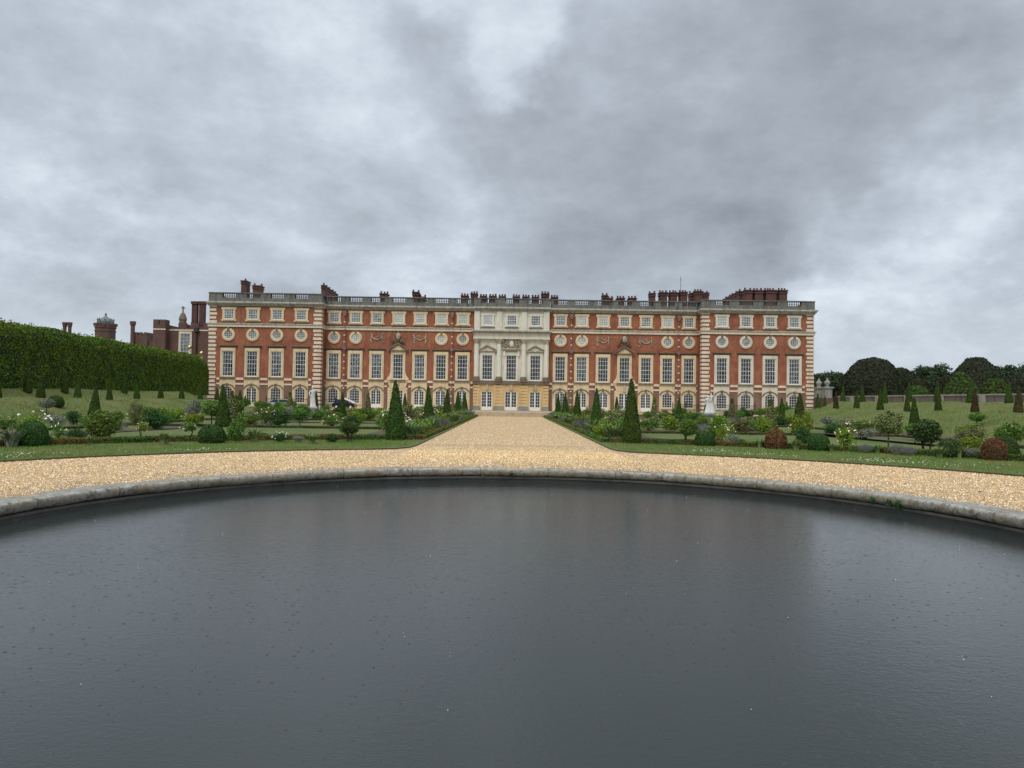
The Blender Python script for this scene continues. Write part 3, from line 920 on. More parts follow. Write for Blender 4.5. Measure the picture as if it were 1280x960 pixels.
# quoins of the four pavilion corners
for s in (-1, 1):
    for xa, xb, outer in ((X_PAV0, X_PAV0 + 0.95, False), (X_PAV1 - 0.95, X_PAV1, True)):
        mb = MB()
        z = 0.55
        k = 0
        while z < 14.6:
            if not (Z_STR0 - 0.42 < z < Z_STR1 + 0.02):
                wd = 0.12 if k % 2 else 0.0
                l, r_ = (xa - 0.06, xb + wd) if not outer else (xa - wd, xb + 0.06)
                l, r_ = min(s * l, s * r_), max(s * l, s * r_)
                mb.box(l, r_, Y_PAV - 0.06, Y_PAV + 0.9, z, z + 0.35)
            z += 0.56
            k += 1
            if Z_STR0 - 0.42 < z < Z_STR0 + 0.13 and mb.f:
                pp(mb, 'quoin_stripe', 'band')
                mb = MB()
        pp(mb, 'quoin_stripe', 'band')

# ---- windows -------------------------------------------------------
def sash(mb, x0, x1, z0, z1, nx, nz, border=0.095, bar=0.036, y=-0.085, thick=None, clip=None, mid=0.0):
    """white glazing bars; clip(x) gives the top at x for arched heads"""
    top = (lambda x: z1) if clip is None else clip
    mb.box(x0, x0 + border, y, y + 0.06, z0, min(z1, top(x0 + border)))
    mb.box(x1 - border, x1, y, y + 0.06, z0, min(z1, top(x1 - border)))
    mb.box(x0 + border, x1 - border, y, y + 0.06, z0, z0 + border * 1.3)
    if clip is None:
        mb.box(x0 + border, x1 - border, y, y + 0.06, z1 - border, z1)
    for k in range(1, nx):
        x = x0 + (x1 - x0) * k / nx
        b = mid if (mid and k * 2 == nx) else bar
        mb.box(x - b / 2, x + b / 2, y + 0.004, y + 0.055, z0 + border * 1.3, min(z1, top(x)) - (border if clip is None else 0.0))
    for k in range(1, nz):
        z = z0 + (z1 - z0) * k / nz
        t = bar * (1.7 if thick is not None and k == thick else 1)
        xa, xb = x0 + border, x1 - border
        if clip is not None:
            while xa < 0 and top(xa) < z + t:
                xa += 0.02
            xb = -xa
        mb.box(xa, xb, y + 0.009, y + 0.05, z - t / 2, z + t / 2)


def rect(x0, x1, z0, z1):
    return [(x0, z0), (x1, z0), (x1, z1), (x0, z1)]


def make_window(name, stone, surround, sash_mb, pane_pts, pane, extra_mats=()):
    w_ = surround.build(name, [stone] + list(extra_mats), pal)
    sash_mb.build('sash', 'sash', w_)
    p_ = MB()
    n_ = len(pane_pts)
    p_.add([(x, -0.03, z) for x, z in pane_pts], [tuple(range(n_))])
    p_.build('pane', pane, w_)
    return w_


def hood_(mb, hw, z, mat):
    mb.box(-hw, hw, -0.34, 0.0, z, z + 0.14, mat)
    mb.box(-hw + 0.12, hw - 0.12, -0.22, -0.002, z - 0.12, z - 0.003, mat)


def tall(stone, pane, hood=True, foot=False):
    s = MB()
    s.ring(rect(-1.05, 1.05, 0.0, 4.2), rect(-0.76, 0.76, 0.17, 3.76), -0.16, 0.0)
    s.ring(rect(-0.93, 0.93, 0.10, 3.95), rect(-0.765, 0.765, 0.172, 3.765), -0.20, -0.161)
    s.box(-1.14, 1.14, -0.26, -0.165, -0.10, 0.06, 1)
    if hood:
        hood_(s, 1.3, 4.46, 1)
    if foot:
        for q in (-1, 1):
            s.prism([(q * 1.06, 0.0), (q * 1.62, 0.0), (q * 1.50, 0.35), (q * 1.22, 0.7), (q * 1.06, 1.35)][::(1 if q > 0 else -1)], -0.15, 0.0)
    b = MB()
    sash(b, -0.76, 0.76, 0.17, 3.76, 4, 6, thick=3)
    return make_window('tall_window', stone, s, b, rect(-0.77, 0.77, 0.16, 3.77), pane, ['hood'])


def attic(stone, pane):
    s = MB()
    s.ring(rect(-0.92, 0.92, 0.0, 1.95), rect(-0.69, 0.69, 0.24, 1.66), -0.15, 0.0)
    for q in (-1, 1):
        s.box(min(q * .923, q * 1.06), max(q * .923, q * 1.06), -0.14, 0.0, 1.62, 1.95)
        s.box(min(q * .923, q * 1.06), max(q * .923, q * 1.06), -0.14, 0.0, 0.0, 0.22)
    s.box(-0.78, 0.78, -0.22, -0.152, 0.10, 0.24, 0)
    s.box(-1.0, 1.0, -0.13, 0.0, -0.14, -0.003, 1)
    b = MB()
    sash(b, -0.69, 0.69, 0.24, 1.66, 4, 4, border=0.085, bar=0.034, thick=2)
    return make_window('attic_window', stone, s, b, rect(-0.7, 0.7, 0.23, 1.67), pane, ['hood'])


def circ(r, n=28, cz=0.0, rz=1.0):
    return [(r * math.cos(2 * math.pi * k / n), cz + r * rz * math.sin(2 * math.pi * k / n)) for k in range(n)]


def round_w(stone, pane):
    s = MB()
    s.ring(circ(0.91), circ(0.60), -0.14, 0.0)
    s.ring(circ(0.78), circ(0.605), -0.19, -0.141)
    s.prism([(-0.13, 0.62), (0.13, 0.62), (0.18, 1.04), (-0.18, 1.04)], -0.24, -0.005, 1)
    b = MB()
    b.ring(circ(0.60), circ(0.53), -0.085, -0.035)
    for k in (-1, 0, 1):
        x = 0.28 * k
        h = math.sqrt(0.53 ** 2 - x * x)
        b.box(x - 0.018, x + 0.018, -0.08, -0.04, -h, h)
        b.box(-h, h, -0.075, -0.044, x - 0.017, x + 0.017)
    return make_window('round_window', stone, s, b, circ(0.605), pane, ['hood'])


def arch(hw, z0, zs, rise, n=14):
    pts = [(-hw, z0), (hw, z0)]
    for k in range(n + 1):
        a = math.pi * k / n
        pts.append((hw * math.cos(a), zs + rise * math.sin(a)))
    return pts


def arched(stone, pane, door=False):
    s = MB()
    z0 = 0.72 if not door else 0.25
    # the stone bay below the tall window, then the arched architrave
    outer = [(-1.1, 0.0), (1.1, 0.0)] + [(1.1 * math.cos(math.pi * k / 14), 4.1) for k in range(15)]
    inn = arch(0.72, z0, 2.35, 0.50)
    s.ring(outer, inn, -0.07, 0.0)
    o2 = arch(0.95, z0 - 0.02, 2.42, 0.70)
    s.ring(o2, arch(0.722, z0 + 0.001, 2.352, 0.502), -0.17, -0.071)
    eb = [(1.12 * math.cos(math.pi * (0.08 + 0.84 * k / 14)), 2.42 + 0.82 * math.sin(math.pi * (0.08 + 0.84 * k / 14))) for k in range(15)]
    ib = [(0.97 * math.cos(math.pi * (0.08 + 0.84 * k / 14)), 2.43 + 0.71 * math.sin(math.pi * (0.08 + 0.84 * k / 14))) for k in range(15)]
    s.ring(eb, ib, -0.26, -0.075, 1, closed=False)
    s.prism([(-0.12, 2.84), (0.12, 2.84), (0.17, 3.32), (-0.17, 3.32)], -0.30, -0.265, 1)
    s.box(-1.02, 1.02, -0.22, -0.172, z0 - 0.17, z0 - 0.022, 0)
    b = MB()

    def top(x):
        return 2.35 + 0.50 * math.sqrt(max(0.0, 1 - (x / 0.72) ** 2))
    b.ring(arch(0.72, z0, 2.35, 0.50), arch(0.645, z0 + 0.08, 2.35, 0.425), -0.085, -0.03)
    for k in range(1, 4):
        x = -0.72 + 0.36 * k
        bb = 0.15 if (door and k == 2) else 0.036
        b.box(x - bb / 2, x + bb / 2, -0.08, -0.035, z0 + 0.08, top(x) - 0.06)
    nz = 5 if not door else 6
    for k in range(1, nz + 1):
        z = z0 + (2.80 - z0) * k / (nz + 0.55)
        h = 0.645 if z < 2.35 else 0.62 * math.sqrt(max(0, 1 - ((z - 2.35) / 0.47) ** 2))
        b.box(-h, h, -0.075, -0.038, z - 0.018, z + 0.018)
    if door:
        b.box(-0.645, -0.08, -0.078, -0.036, z0 + 0.08, z0 + 0.45)
        b.box(0.08, 0.645, -0.078, -0.036, z0 + 0.08, z0 + 0.45)
    return make_window('arched_window', stone, s, b, arch(0.715, z0 + 0.01, 2.35, 0.49), pane, ['hood'])


def garden_door(stone, hw=0.80, pier=True):
    s = MB()
    W2 = 1.42 if pier else 1.05
    s.ring(rect(-hw - 0.22, hw + 0.22, 0.02, 2.95), rect(-hw, hw, 0.06, 2.72), -0.16, -0.0)
    if pier:
        for q in (-1, 1):
            for k in range(7):
                xa, xb = sorted((q * (hw + 0.225), q * W2))
                s.box(xa, xb, -0.20, 0.0, 0.02 + 0.44 * k, 0.41 + 0.44 * k)
                s.box(xa + .015, xb - .015, -0.14, 0.0, 0.412 + 0.44 * k, 0.459 + 0.44 * k - 0.002)
        for k in range(-3, 4):
            if k:
                t0, t1 = 0.30 * k - 0.135, 0.30 * k + 0.135
                s.prism([(t0, 2.96), (t1, 2.96), (t1 * 1.35, 3.75), (t0 * 1.35, 3.75)], -0.20, 0.0)
    s.prism([(-0.15, 2.90), (0.15, 2.90), (0.24, 3.86), (-0.24, 3.86)], -0.36, -0.001, 1)
    b = MB()
    sash(b, -hw, hw, 0.06, 2.72, 4, 6, mid=0.2)
    b.box(-hw + 0.09, -0.105, -0.083, -0.034, 0.17, 0.55)
    b.box(0.105, hw - 0.09, -0.083, -0.034, 0.17, 0.55)
    return make_window('garden_door', stone, s, b, rect(-hw - 0.01, hw + 0.01, 0.05, 2.73), 'pane', ['carve'])


class Stock:
    """builds one of each kind, then copies it with its sash and pane"""
    def __init__(s):
        s.d = {}

    def put(s, key, maker, x, y, z):
        if key not in s.d:
            s.d[key] = maker()
            o = s.d[key]
        else:
            o = copy_tree(s.d[key], pal)
        o.location = (x, y, z - T_Z)
        return o


ST = Stock()
Z_TALL, Z_ATT, Z_RND = 4.6, 12.59, 10.66
rp = random.Random(5)
stone_bands = []
for kind, x0, x1, y0 in SECT:
    if kind == 'mid':
        continue
    left = x0 < 0
    stone = 'pale' if (kind == 'pav' and not left) else 'cream'
    if kind == 'pav':
        cxs = [(x0 + x1) / 2 + 3.41 * (k - 1.5) for k in range(4)]
    else:
        cxs = [(x0 + x1) / 2 + (0.15 if x0 > 0 else -0.15) + 3.09 * (k - 3) for k in range(7)]
    for k, cx in enumerate(cxs):
        if kind == 'wing':
            blind = (left and k >= 3) or (not left and k in (1, 2, 5))
        else:
            blind = (not left and k == 0)
        pa = 'pane_blind' if blind else 'pane_mid'
        ST.put(('attic', stone, pa), lambda: attic(stone, pa), cx, y0, Z_ATT)
        centre = kind == 'wing' and k == 3
        pt = 'pane'
        if centre:
            ST.put(('tallc', stone), lambda: tall(stone, pt, False, True), cx, y0, Z_TALL)
        else:
            pt = rp.choice(('pane', 'pane', 'pane_dim'))
            ST.put(('tall', stone, pt), lambda: tall(stone, pt), cx, y0, Z_TALL)
        if kind == 'pav' or k in (0, 1, 5, 6):
            pr = 'pane_blind' if (kind == 'wing' and (k in (1, 5) if left else k in (0, 1))) else 'pane_mid'
            ST.put(('round', stone, pr), lambda: round_w(stone, pr), cx, y0, Z_RND)
        if centre:
            ST.put(('door', stone), lambda: garden_door('cream'), cx, y0, T_Z)
            mb = MB()
            mb.box(cx - 1.5, cx + 1.5, y0 - 0.06, y0, 4.30, 4.585)
            mb.box(cx - 1.42, cx + 1.42, y0 - 0.06, y0, T_Z, 0.495)
            pp(mb, 'stone_panel', 'cream')
        else:
            door = (kind == 'wing' and k in ((2, 4, 5, 6) if left else (0, 1, 2, 4))) or (kind == 'pav' and left and k == 1)
            ST.put(('arched', stone, door), lambda: arched(stone, 'pane', door), cx, y0, T_Z)
    # white stone bands on the brick piers between the bays
    ends = [x0 + (1.2 if kind == 'pav' else 0.1)] + [q_ for k, cx in enumerate(cxs) for q_ in ((cx - 1.1, cx + 1.1) if not (kind == 'wing' and k == 3) else (cx - 1.5, cx + 1.5))] + [x1 - (1.2 if kind == 'pav' else 0.1)]
    for a, b in zip(ends[0::2], ends[1::2]):
        if b - a > 0.1:
            mb = MB()
            mb.box(a + 0.02, b - 0.02, y0 - 0.11, y0 + 0.1, 4.28, 4.60)
            mb.box(a + 0.02, b - 0.02, y0 - 0.08, y0 + 0.1, 3.61, 3.84)
            pp(mb, 'band_stripe', 'band')
    if kind == 'wing':
        # festoons over the third and fifth bays, a carved trophy on the pediment of the fourth
        def festoon(cx):
            mb = MB()
            for k in range(15):
                t = -1 + 2 * k / 14
                mb.blob((cx + 0.78 * t, y0 - 0.06, 10.45 + 0.42 * t * t), (random.uniform(.07, .13), 0.09, random.uniform(.07, .12)), 6, 4, 0.2)
            for q in (-1, 1):
                for k in range(8):
                    mb.blob((cx + q * (0.82 + random.uniform(-.10, .10)), y0 - 0.06, 11.25 - 0.17 * k), (random.uniform(.08, .15), 0.09, 0.10), 6, 4, 0.25)
            for k in range(8):
                mb.blob((cx + random.uniform(-.5, .5), y0 - 0.05, 10.9 + random.uniform(-.15, .3)), (0.10, 0.07, 0.07), 6, 4, 0.25)
            pp(mb, 'festoon', 'carve')
        festoon(cxs[2])
        festoon(cxs[4])
        cx = cxs[3]
        mb = MB()
        mb.prism([(cx - 1.15, 8.95), (cx + 1.15, 8.95), (cx, 9.72)], y0 - 0.22, y0, 1)
        for q in (-1, 1):
            pts = [(cx + q * 1.42, 8.90), (cx + q * 1.42, 9.12), (cx, 10.06), (cx, 9.78)]
            mb.prism(pts if q < 0 else pts[::-1], y0 - 0.46, y0)
        mb.box(cx - 1.38, cx + 1.38, y0 - 0.42, y0 - 0.003, 8.83, 8.948)
        pp(mb, 'pediment', ['hood', 'cream'])
        mb = MB()
        mb.blob((cx, y0 - 0.25, 10.95), (0.36, 0.16, 0.52), 10, 8, 0.05)
        for k in range(46):
            hh = random.random()
            mb.blob((cx + random.uniform(-1, 1) * (1.15 - 0.85 * hh), y0 - 0.2 - random.uniform(0, .12), 9.75 + 0.25 * (1 - hh) + hh * 1.5), (random.uniform(.07, .16), .11, random.uniform(.07, .17)), 6, 4, 0.3, 1)
        mb.blob((cx, y0 - 0.2, 11.62), (0.16, 0.12, 0.14), 6, 5, 0.2, 1)
        pp(mb, 'trophy_carving', ['carve', 'hood'])
        # lead downpipes with hopper heads
        for xa in ((cxs[0] + cxs[1]) / 2, (cxs[5] + cxs[6]) / 2):
            mb = MB()
            mb.tube([(xa, y0 - 0.42, 0.6), (xa, y0 - 0.42, 14.2)], 0.06, 7)
            z = 1.4
            while z < 14:
                mb.box(xa - 0.11, xa + 0.11, y0 - 0.50, y0 - 0.32, z, z + 0.16, 1)
                z += 0.95
            mb.prism([(xa - 0.14, 13.75), (xa + 0.14, 13.75), (xa + 0.26, 14.25), (xa + 0.26, 14.5), (xa - 0.26, 14.5), (xa - 0.26, 14.25)], y0 - 0.58, y0 - 0.15)
            mb.box(xa - 0.24, xa + 0.24, y0 - 0.52, y0 - 0.2, 8.9, 9.4)
            pp(mb, 'downpipe', ['rust_lead', 'band'])

# ---- the stone centrepiece
M['joint'] = mat_stone('stained_shaded_joint', (0.36, 0.23, 0.10), (0.48, 0.33, 0.16), dirt_amt=0.6)  # groove shadow of the rustication put into a darker, stained joint colour
yc = Y_MID
COLX = (-4.98, -1.76, 1.76, 4.98)
mb = MB()
for xa, xb in ((-5.36, -4.46), (-2.42, -1.10), (1.10, 2.42), (4.46, 5.36)):
    z = 1.12
    while z < 4.2:
        h = min(0.44, 4.2 - z)
        mb.box(xa - 0.02, xb + 0.02, yc - 0.40, yc, z, z + h - 0.075)
        mb.box(xa + 0.06, xb - 0.06, yc - 0.27, yc - 0.002, z + h - 0.073, z + h - 0.002, 1)
        z += h
mb.box(-5.34, 5.34, yc - 0.13, yc - 0.001, T_Z, 4.2)
pp(mb, 'rusticated_base', ['yellow', 'joint'])
for xa, xb in ((-5.40, -4.42), (-2.50, -1.02), (1.02, 2.50), (4.42, 5.40)):
    mb = MB()
    mb.box(xa, xb, yc - 0.55, yc - 0.14, T_Z, 0.98)
    mb.box(xa + 0.06, xb - 0.06, yc - 0.47, yc - 0.14, 0.983, 1.115)
    pp(mb, 'pedestal', 'plinth')
mb = MB()
mb.box(-5.5, 5.5, yc - 0.60, yc, 4.26, 4.62)
pp(mb, 'base_cornice', 'hood')
for k, cx in enumerate((-3.44, 0, 3.44)):
    o = ST.put(('middoor',), lambda: garden_door('yellow', 0.78, True), cx, yc - 0.14, T_Z)
    o.scale = (1.12 if k == 1 else 0.98, 1, 1.0)
for cx in COLX:
    mb = MB()
    mb.box(cx - 0.52, cx + 0.52, yc - 0.72, yc, 4.623, 4.90)
    mb.lathe([(0.50, 4.90), (0.52, 5.0), (0.44, 5.12), (0.46, 5.22), (0.40, 5.32), (0.30, 5.33)], 20, (cx, yc - 0.22))
    b_ = pp(mb, 'column_base', 'hood')
    mb = MB()
    mb.lathe([(0.365, 5.30), (0.37, 6.8), (0.345, 8.6), (0.315, 10.05)], 24, (cx, yc - 0.2))
    pp(mb, 'column', 'white_stone', smooth=True)
    mb = MB()
    mb.lathe([(0.33, 10.03), (0.35, 10.07), (0.32, 10.12), (0.36, 10.32), (0.46, 10.62)], 16, (cx, yc - 0.2))
    mb.box(cx - 0.47, cx + 0.47, yc - 0.66, yc, 10.622, 10.72)
    for q in (-1, 1):
        mb.blob((cx + q * 0.36, yc - 0.55, 10.50), 0.12, 8, 6, 0.15)
        for h_ in (10.18, 10.34):
            mb.blob((cx + q * 0.2, yc - 0.5, h_), 0.1, 6, 5, 0.3)
    pp(mb, 'capital', 'carve')
mb = MB()
mb.box(-5.48, 5.48, yc - 0.50, yc, 10.723, 11.0)
mb.box(-5.44, 5.44, yc - 0.44, yc - 0.003, 11.003, 11.46)
mb.box(-5.52, 5.52, yc - 0.56, yc, 11.463, 11.56)
x = -5.46
while x < 5.4:
    mb.box(x, x + 0.15, yc - 0.74, yc - 0.563, 11.563, 11.74, 1)
    x += 0.31
mb.box(-5.5, 5.5, yc - 0.56, yc - 0.003, 11.565, 11.738, 1)
mb.box(-5.78, 5.78, yc - 0.98, yc, 11.742, 11.88, 1)
mb.box(-5.70, 5.70, yc - 0.86, yc - 0.002, 11.883, 11.98, 1)
pp(mb, 'entablature', ['white_stone', 'cornice'])
for cx in COLX:
    mb = MB()
    mb.box(cx - 0.40, cx + 0.40, yc - 0.22, yc, 12.0, 14.68)
    mb.box(cx - 0.25, cx + 0.25, yc - 0.25, yc - 0.222, 12.35, 14.35)
    pp(mb, 'attic_pilaster', 'white_stone')
for k, cx in enumerate((-3.44, 0, 3.44)):
    pa = ('pane_blind', 'pane_mid', 'pane_mid')[k]
    ST.put(('attic', 'white_stone', pa), lambda: attic('white_stone', pa), cx, yc, 12.45)
    ST.put(('tallm',), lambda: tall('white_stone', 'pane', False), cx, yc, 4.66)
    mb = MB()
    if cx:
        mb.prism([(cx - 1.05, 9.06), (cx + 1.05, 9.06), (cx, 9.66)], yc - 0.16, yc, 1)
        for q in (-1, 1):
            pts = [(cx + q * 1.36, 9.03), (cx + q * 1.36, 9.2), (cx, 9.98), (cx, 9.74)]
            mb.prism(pts if q < 0 else pts[::-1], yc - 0.46, yc)
        mb.box(cx - 1.32, cx + 1.32, yc - 0.42, yc - 0.002, 8.92, 9.055)
    else:
        mb.box(-1.28, 1.28, yc - 0.55, yc, 9.22, 9.4)
        mb.box(-1.15, 1.15, yc - 0.4, yc - 0.002, 9.06, 9.217)
        for q in (-1, 1):
            mb.box(q * 1.0 - 0.14, q * 1.0 + 0.14, yc - 0.34, yc - 0.004, 8.3, 9.057, 1)
    pp(mb, 'pediment', ['carve', 'white_stone'])
mb = MB()
mb.blob((0, yc - 0.22, 10.05), (0.32, 0.18, 0.48), 10, 8, 0.04, 1)
for k in range(90):
    q = random.choice((-1, 1))
    mb.blob((q * random.uniform(0.25, 1.22), yc - 0.12 - random.uniform(0, .16), random.uniform(9.42, 10.68)), (random.uniform(.06, .15), .12, random.uniform(.06, .16)), 6, 4, 0.3)
pp(mb, 'arms_carving', ['carve', 'white_stone'])
# ------------------------------------------------------------------ plants
SIDE = {-1: 'tall-hedge side', 1: 'low-wall side'}
REG = []


def reg(o, look, cat, where, ref, key, group):
    """the label is written at the end, when every like plant of the same bed is known"""
    REG.append((o, look, cat, where, ref, key, group))


def finish_labels():
    by = {}
    for r in REG:
        by.setdefault((r[1], r[3]), []).append(r)
    for (look, where), rs in by.items():
        rs.sort(key=lambda r: r[5])
        for i, (o, look, cat, where, ref, key, group) in enumerate(rs):
            lab = f'{look} {where}' if len(rs) == 1 else f'{look} {where}, {ORD[i] if i < 28 else "last"} from the {ref}'
            tag(o, lab, cat, group)


def core(mb, prof, n=14, mat=0, jit=0.03):
    v0 = len(mb.v)
    mb.lathe(prof, n, (0, 0), mat)
    for i in range(v0, len(mb.v)):
        x, y, z = mb.v[i]
        j = 1 + random.uniform(-jit, jit)
        mb.v[i] = (x * j, y * j, z)
    return mb


def clipped(name, prof, leaf, n, size, jitter=0.5, link=True, seg=16, jit=0.045, lump=0.0):
    """dense clipped shape: dark twigs under a skin of small leaves"""
    mb = MB()
    core(mb, [(r * 0.95, z) for r, z in prof], seg, 0, jit)
    if lump:
        for i, (x, y, z) in enumerate(mb.v):
            s = 1 + lump * (math.sin(x * 2.1 + z * 1.7) * math.sin(y * 1.9 - z * 1.3) + 0.5 * math.sin(x * 5 + y * 4 + z * 3))
            mb.v[i] = (x * s, y * s, z)
    sv = [(x * 1.04, y * 1.04, z) for x, y, z in mb.v]
    P, N = sample(sv, mb.f, n)
    # lathe faces wind outward
    c = np.array([0, 0, np.mean([p[2] for p in mb.v])])
    flip = np.sum(N * (P - c), axis=1) < 0
    N[flip] *= -1
    P = P + N * RNG.uniform(-0.4, 0.9, (n, 1)) * size * 0.6
    mb.leaves(P, N, size, 1, jitter)
    return mb.build(name, ['twig', leaf], link=link)


def cone_prof(h, r, tip=0.05):
    return [(0.02, 0.0), (r * 0.96, 0.03), (r, h * 0.08), (r * 0.80, h * 0.30), (r * 0.56, h * 0.56), (r * 0.32, h * 0.80), (tip, h * 0.98), (0.0, h)]


def dome_prof(h, r):
    return [(0.02, 0.0), (r * 0.86, 0.02), (r * 0.98, h * 0.18), (r, h * 0.38), (r * 0.93, h * 0.60), (r * 0.74, h * 0.82), (r * 0.40, h * 0.96), (0.0, h)]


def cloud_pts(n, r, c=(0, 0, 0), shell=0.55):
    d = RNG.normal(0, 1, (n, 3))
    d /= np.linalg.norm(d, axis=1, keepdims=True)
    rad = (shell + (1 - shell) * RNG.random(n)) ** 1.0
    P = d * rad[:, None] * np.array(r) + np.array(c)
    return P, d


def crown(mb, n, r, c, size, mat, clumps=9, spread=0.62, crad=0.48, jitter=0.8):
    """leaf clumps spread through an uneven crown, with gaps between them"""
    per = n // clumps
    for k in range(clumps):
        d = RNG.normal(0, 1, 3)
        d /= np.linalg.norm(d)
        cc = np.array(c) + d * np.array(r) * spread * RNG.uniform(0.5, 1.12)
        rr = np.array(r) * crad * RNG.uniform(0.7, 1.25)
        P, N = cloud_pts(per, rr, cc, 0.35)
        mb.leaves(P, N, size, mat, jitter)


class Kind:
    """variants of one kind, made once; place() moves the first and copies after that"""
    def __init__(s, makers):
        s.makers, s.made, s.used = makers, [None] * len(makers), 0

    def place(s, loc, scale=(1, 1, 1), rz=None, var=None):
        i = (s.used if var is None else var) % len(s.makers)
        s.used += 1
        if s.made[i] is None:
            o = s.made[i] = s.makers[i]()
        else:
            o = copy_tree(s.made[i])
        o.location = loc
        o.scale = scale
        tilt = 0.035 if 'cone' in o.name else 0.0
        o.rotation_euler = (random.uniform(-tilt, tilt), random.uniform(-tilt, tilt), random.uniform(0, 6.28) if rz is None else rz)
        return o


def mk_standard(leaf, r=(0.5, 0.5, 0.48), cz=1.1, stems=1, n=1500, size=0.042, name='standard_shrub', flowers=None, nf=0):
    e = empty(name)
    n = int(n * 1.7)
    mb = MB()
    for k in range(stems):
        a = random.uniform(0, 6.28)
        rr = 0.0 if stems == 1 else 0.1
        mb.tube([(rr * math.cos(a), rr * math.sin(a), 0), (rr * 1.6 * math.cos(a), rr * 1.6 * math.sin(a), cz * 0.5), (rr * 3.0 * math.cos(a + .3), rr * 3.0 * math.sin(a + .3), cz)], [0.035, 0.03, 0.02], 6)
    for k in range(7):
        a, t = random.uniform(0, 6.28), random.uniform(0.3, 0.8)
        mb.tube([(0, 0, cz * 0.8), (r[0] * t * math.cos(a), r[1] * t * math.sin(a), cz + r[2] * random.uniform(-.3, .6))], [0.02, 0.008], 5)
    mb.build('trunk', 'bark', e)
    mb = MB()
    P, N = cloud_pts(n // 2, r, (0, 0, cz), 0.7)
    mb.leaves(P, N, size, 0, 0.7)
    crown(mb, n // 2, r, (0, 0, cz), size, 0, 10, 0.75, 0.36)
    mb.build('crown', leaf, e)
    if flowers:
        mb = MB()
        P, N = cloud_pts(nf, tuple(x * 1.05 for x in r), (0, 0, cz), 0.8)
        for p in P:
            q = np.repeat(p[None, :], 5, 0) + RNG.normal(0, 0.02, (5, 3))
            mb.leaves(q, RNG.normal(0, 1, (5, 3)), 0.036, 0, 1.0, 0.9)
        mb.build('blossom', flowers, e)
    return e


def mk_shrub(leaf, w=0.8, h=1.2, n=1500, size=0.06, name='loose_shrub', flowers=None, nf=0, clumps=12):
    e = empty(name)
    n, size, clumps = int(n * 1.9), size * 0.74, clumps + 6
    mb = MB()
    for k in range(9):
        a, t = random.uniform(0, 6.28), random.uniform(0.2, 0.75)
        mb.tube([(0, 0, 0), (w * .5 * t * math.cos(a), w * .5 * t * math.sin(a), h * 0.4), (w * t * math.cos(a), w * t * math.sin(a), h * random.uniform(.6, .95))], [0.025, 0.015, 0.006], 5)
    mb.build('stems', 'bark', e)
    mb = MB()
    crown(mb, int(n * 0.75), (w, w, h * 0.5), (0, 0, h * 0.52), size, 0, clumps, 0.62, 0.46)
    P, N = cloud_pts(n // 4, (w * 0.8, w * 0.8, h * 0.36), (0, 0, h * 0.38), 0.5)
    mb.leaves(P, N, size, 0, 0.8)
    mb.build('foliage', leaf, e)
    if flowers:
        mb = MB()
        P, N = cloud_pts(nf, (w * 1.02, w * 1.02, h * 0.5), (0, 0, h * 0.56), 0.75)
        P = P[P[:, 2] > h * 0.3]
        for p in P:
            q = np.repeat(p[None, :], 5, 0) + RNG.normal(0, 0.022, (5, 3))
            mb.leaves(q, RNG.normal(0, 1, (5, 3)), 0.036, 0, 1.0, 0.9)
        mb.build('blossom', flowers, e)
    return e


def mk_strap(leaf='strap', h=0.75, n=110, w=0.035, name='strap_leaved_clump'):
    mb = MB()
    for k in range(n):
        a = random.uniform(0, 6.28)
        r0 = random.uniform(0, 0.16)
        ln = h * random.uniform(0.6, 1.1)
        lean = random.uniform(0.1, 0.65)
        t = a + 1.57
        bx, by = r0 * math.cos(a), r0 * math.sin(a)
        pts = []
        for i, s in enumerate((0, 0.4, 0.75, 1.0)):
            out = lean * ln * s * s
            pts.append((bx + out * math.cos(a), by + out * math.sin(a), ln * s * (1 - 0.35 * lean * s * s)))
        ww = [w, w, w * 0.8, 0.003]
        v = []
        for p, q in zip(pts, ww):
            v += [(p[0] - q * math.cos(t), p[1] - q * math.sin(t), p[2]), (p[0] + q * math.cos(t), p[1] + q * math.sin(t), p[2])]
        mb.add(v, [(0, 1, 3, 2), (2, 3, 5, 4), (4, 5, 7, 6)])
    return mb.build(name, leaf)


def mk_lavender(name='lavender_clump', flower='lav', h=0.6, w=0.55, n=420):
    e = empty(name)
    mb = MB()
    P, N = cloud_pts(500, (w * 0.85, w * 0.85, h * 0.42), (0, 0, h * 0.34), 0.3)
    P[:, 2] = np.abs(P[:, 2])
    mb.leaves(P, N * 0.3 + np.array([0, 0, 0.2]), 0.06, 0, 0.9, 0.25)
    mb.build('foliage', 'lav_leaf', e)
    mb = MB()
    for k in range(n):
        a, r = random.uniform(0, 6.28), math.sqrt(random.random()) * w
        z = h * (0.75 + 0.45 * random.random()) * (1 - 0.35 * (r / w) ** 2)
        x, y = r * 1.1 * math.cos(a), r * 1.1 * math.sin(a)
        q = 0.014
        mb.add([(x - q, y, z - .11), (x + q, y, z - .11), (x * 1.04, y * 1.04, z + .06)], [(0, 1, 2)])
        mb.add([(x, y - q, z - .11), (x, y + q, z - .11), (x * 1.04, y * 1.04, z + .06)], [(0, 1, 2)])
    mb.build('blossom', flower, e)
    return e


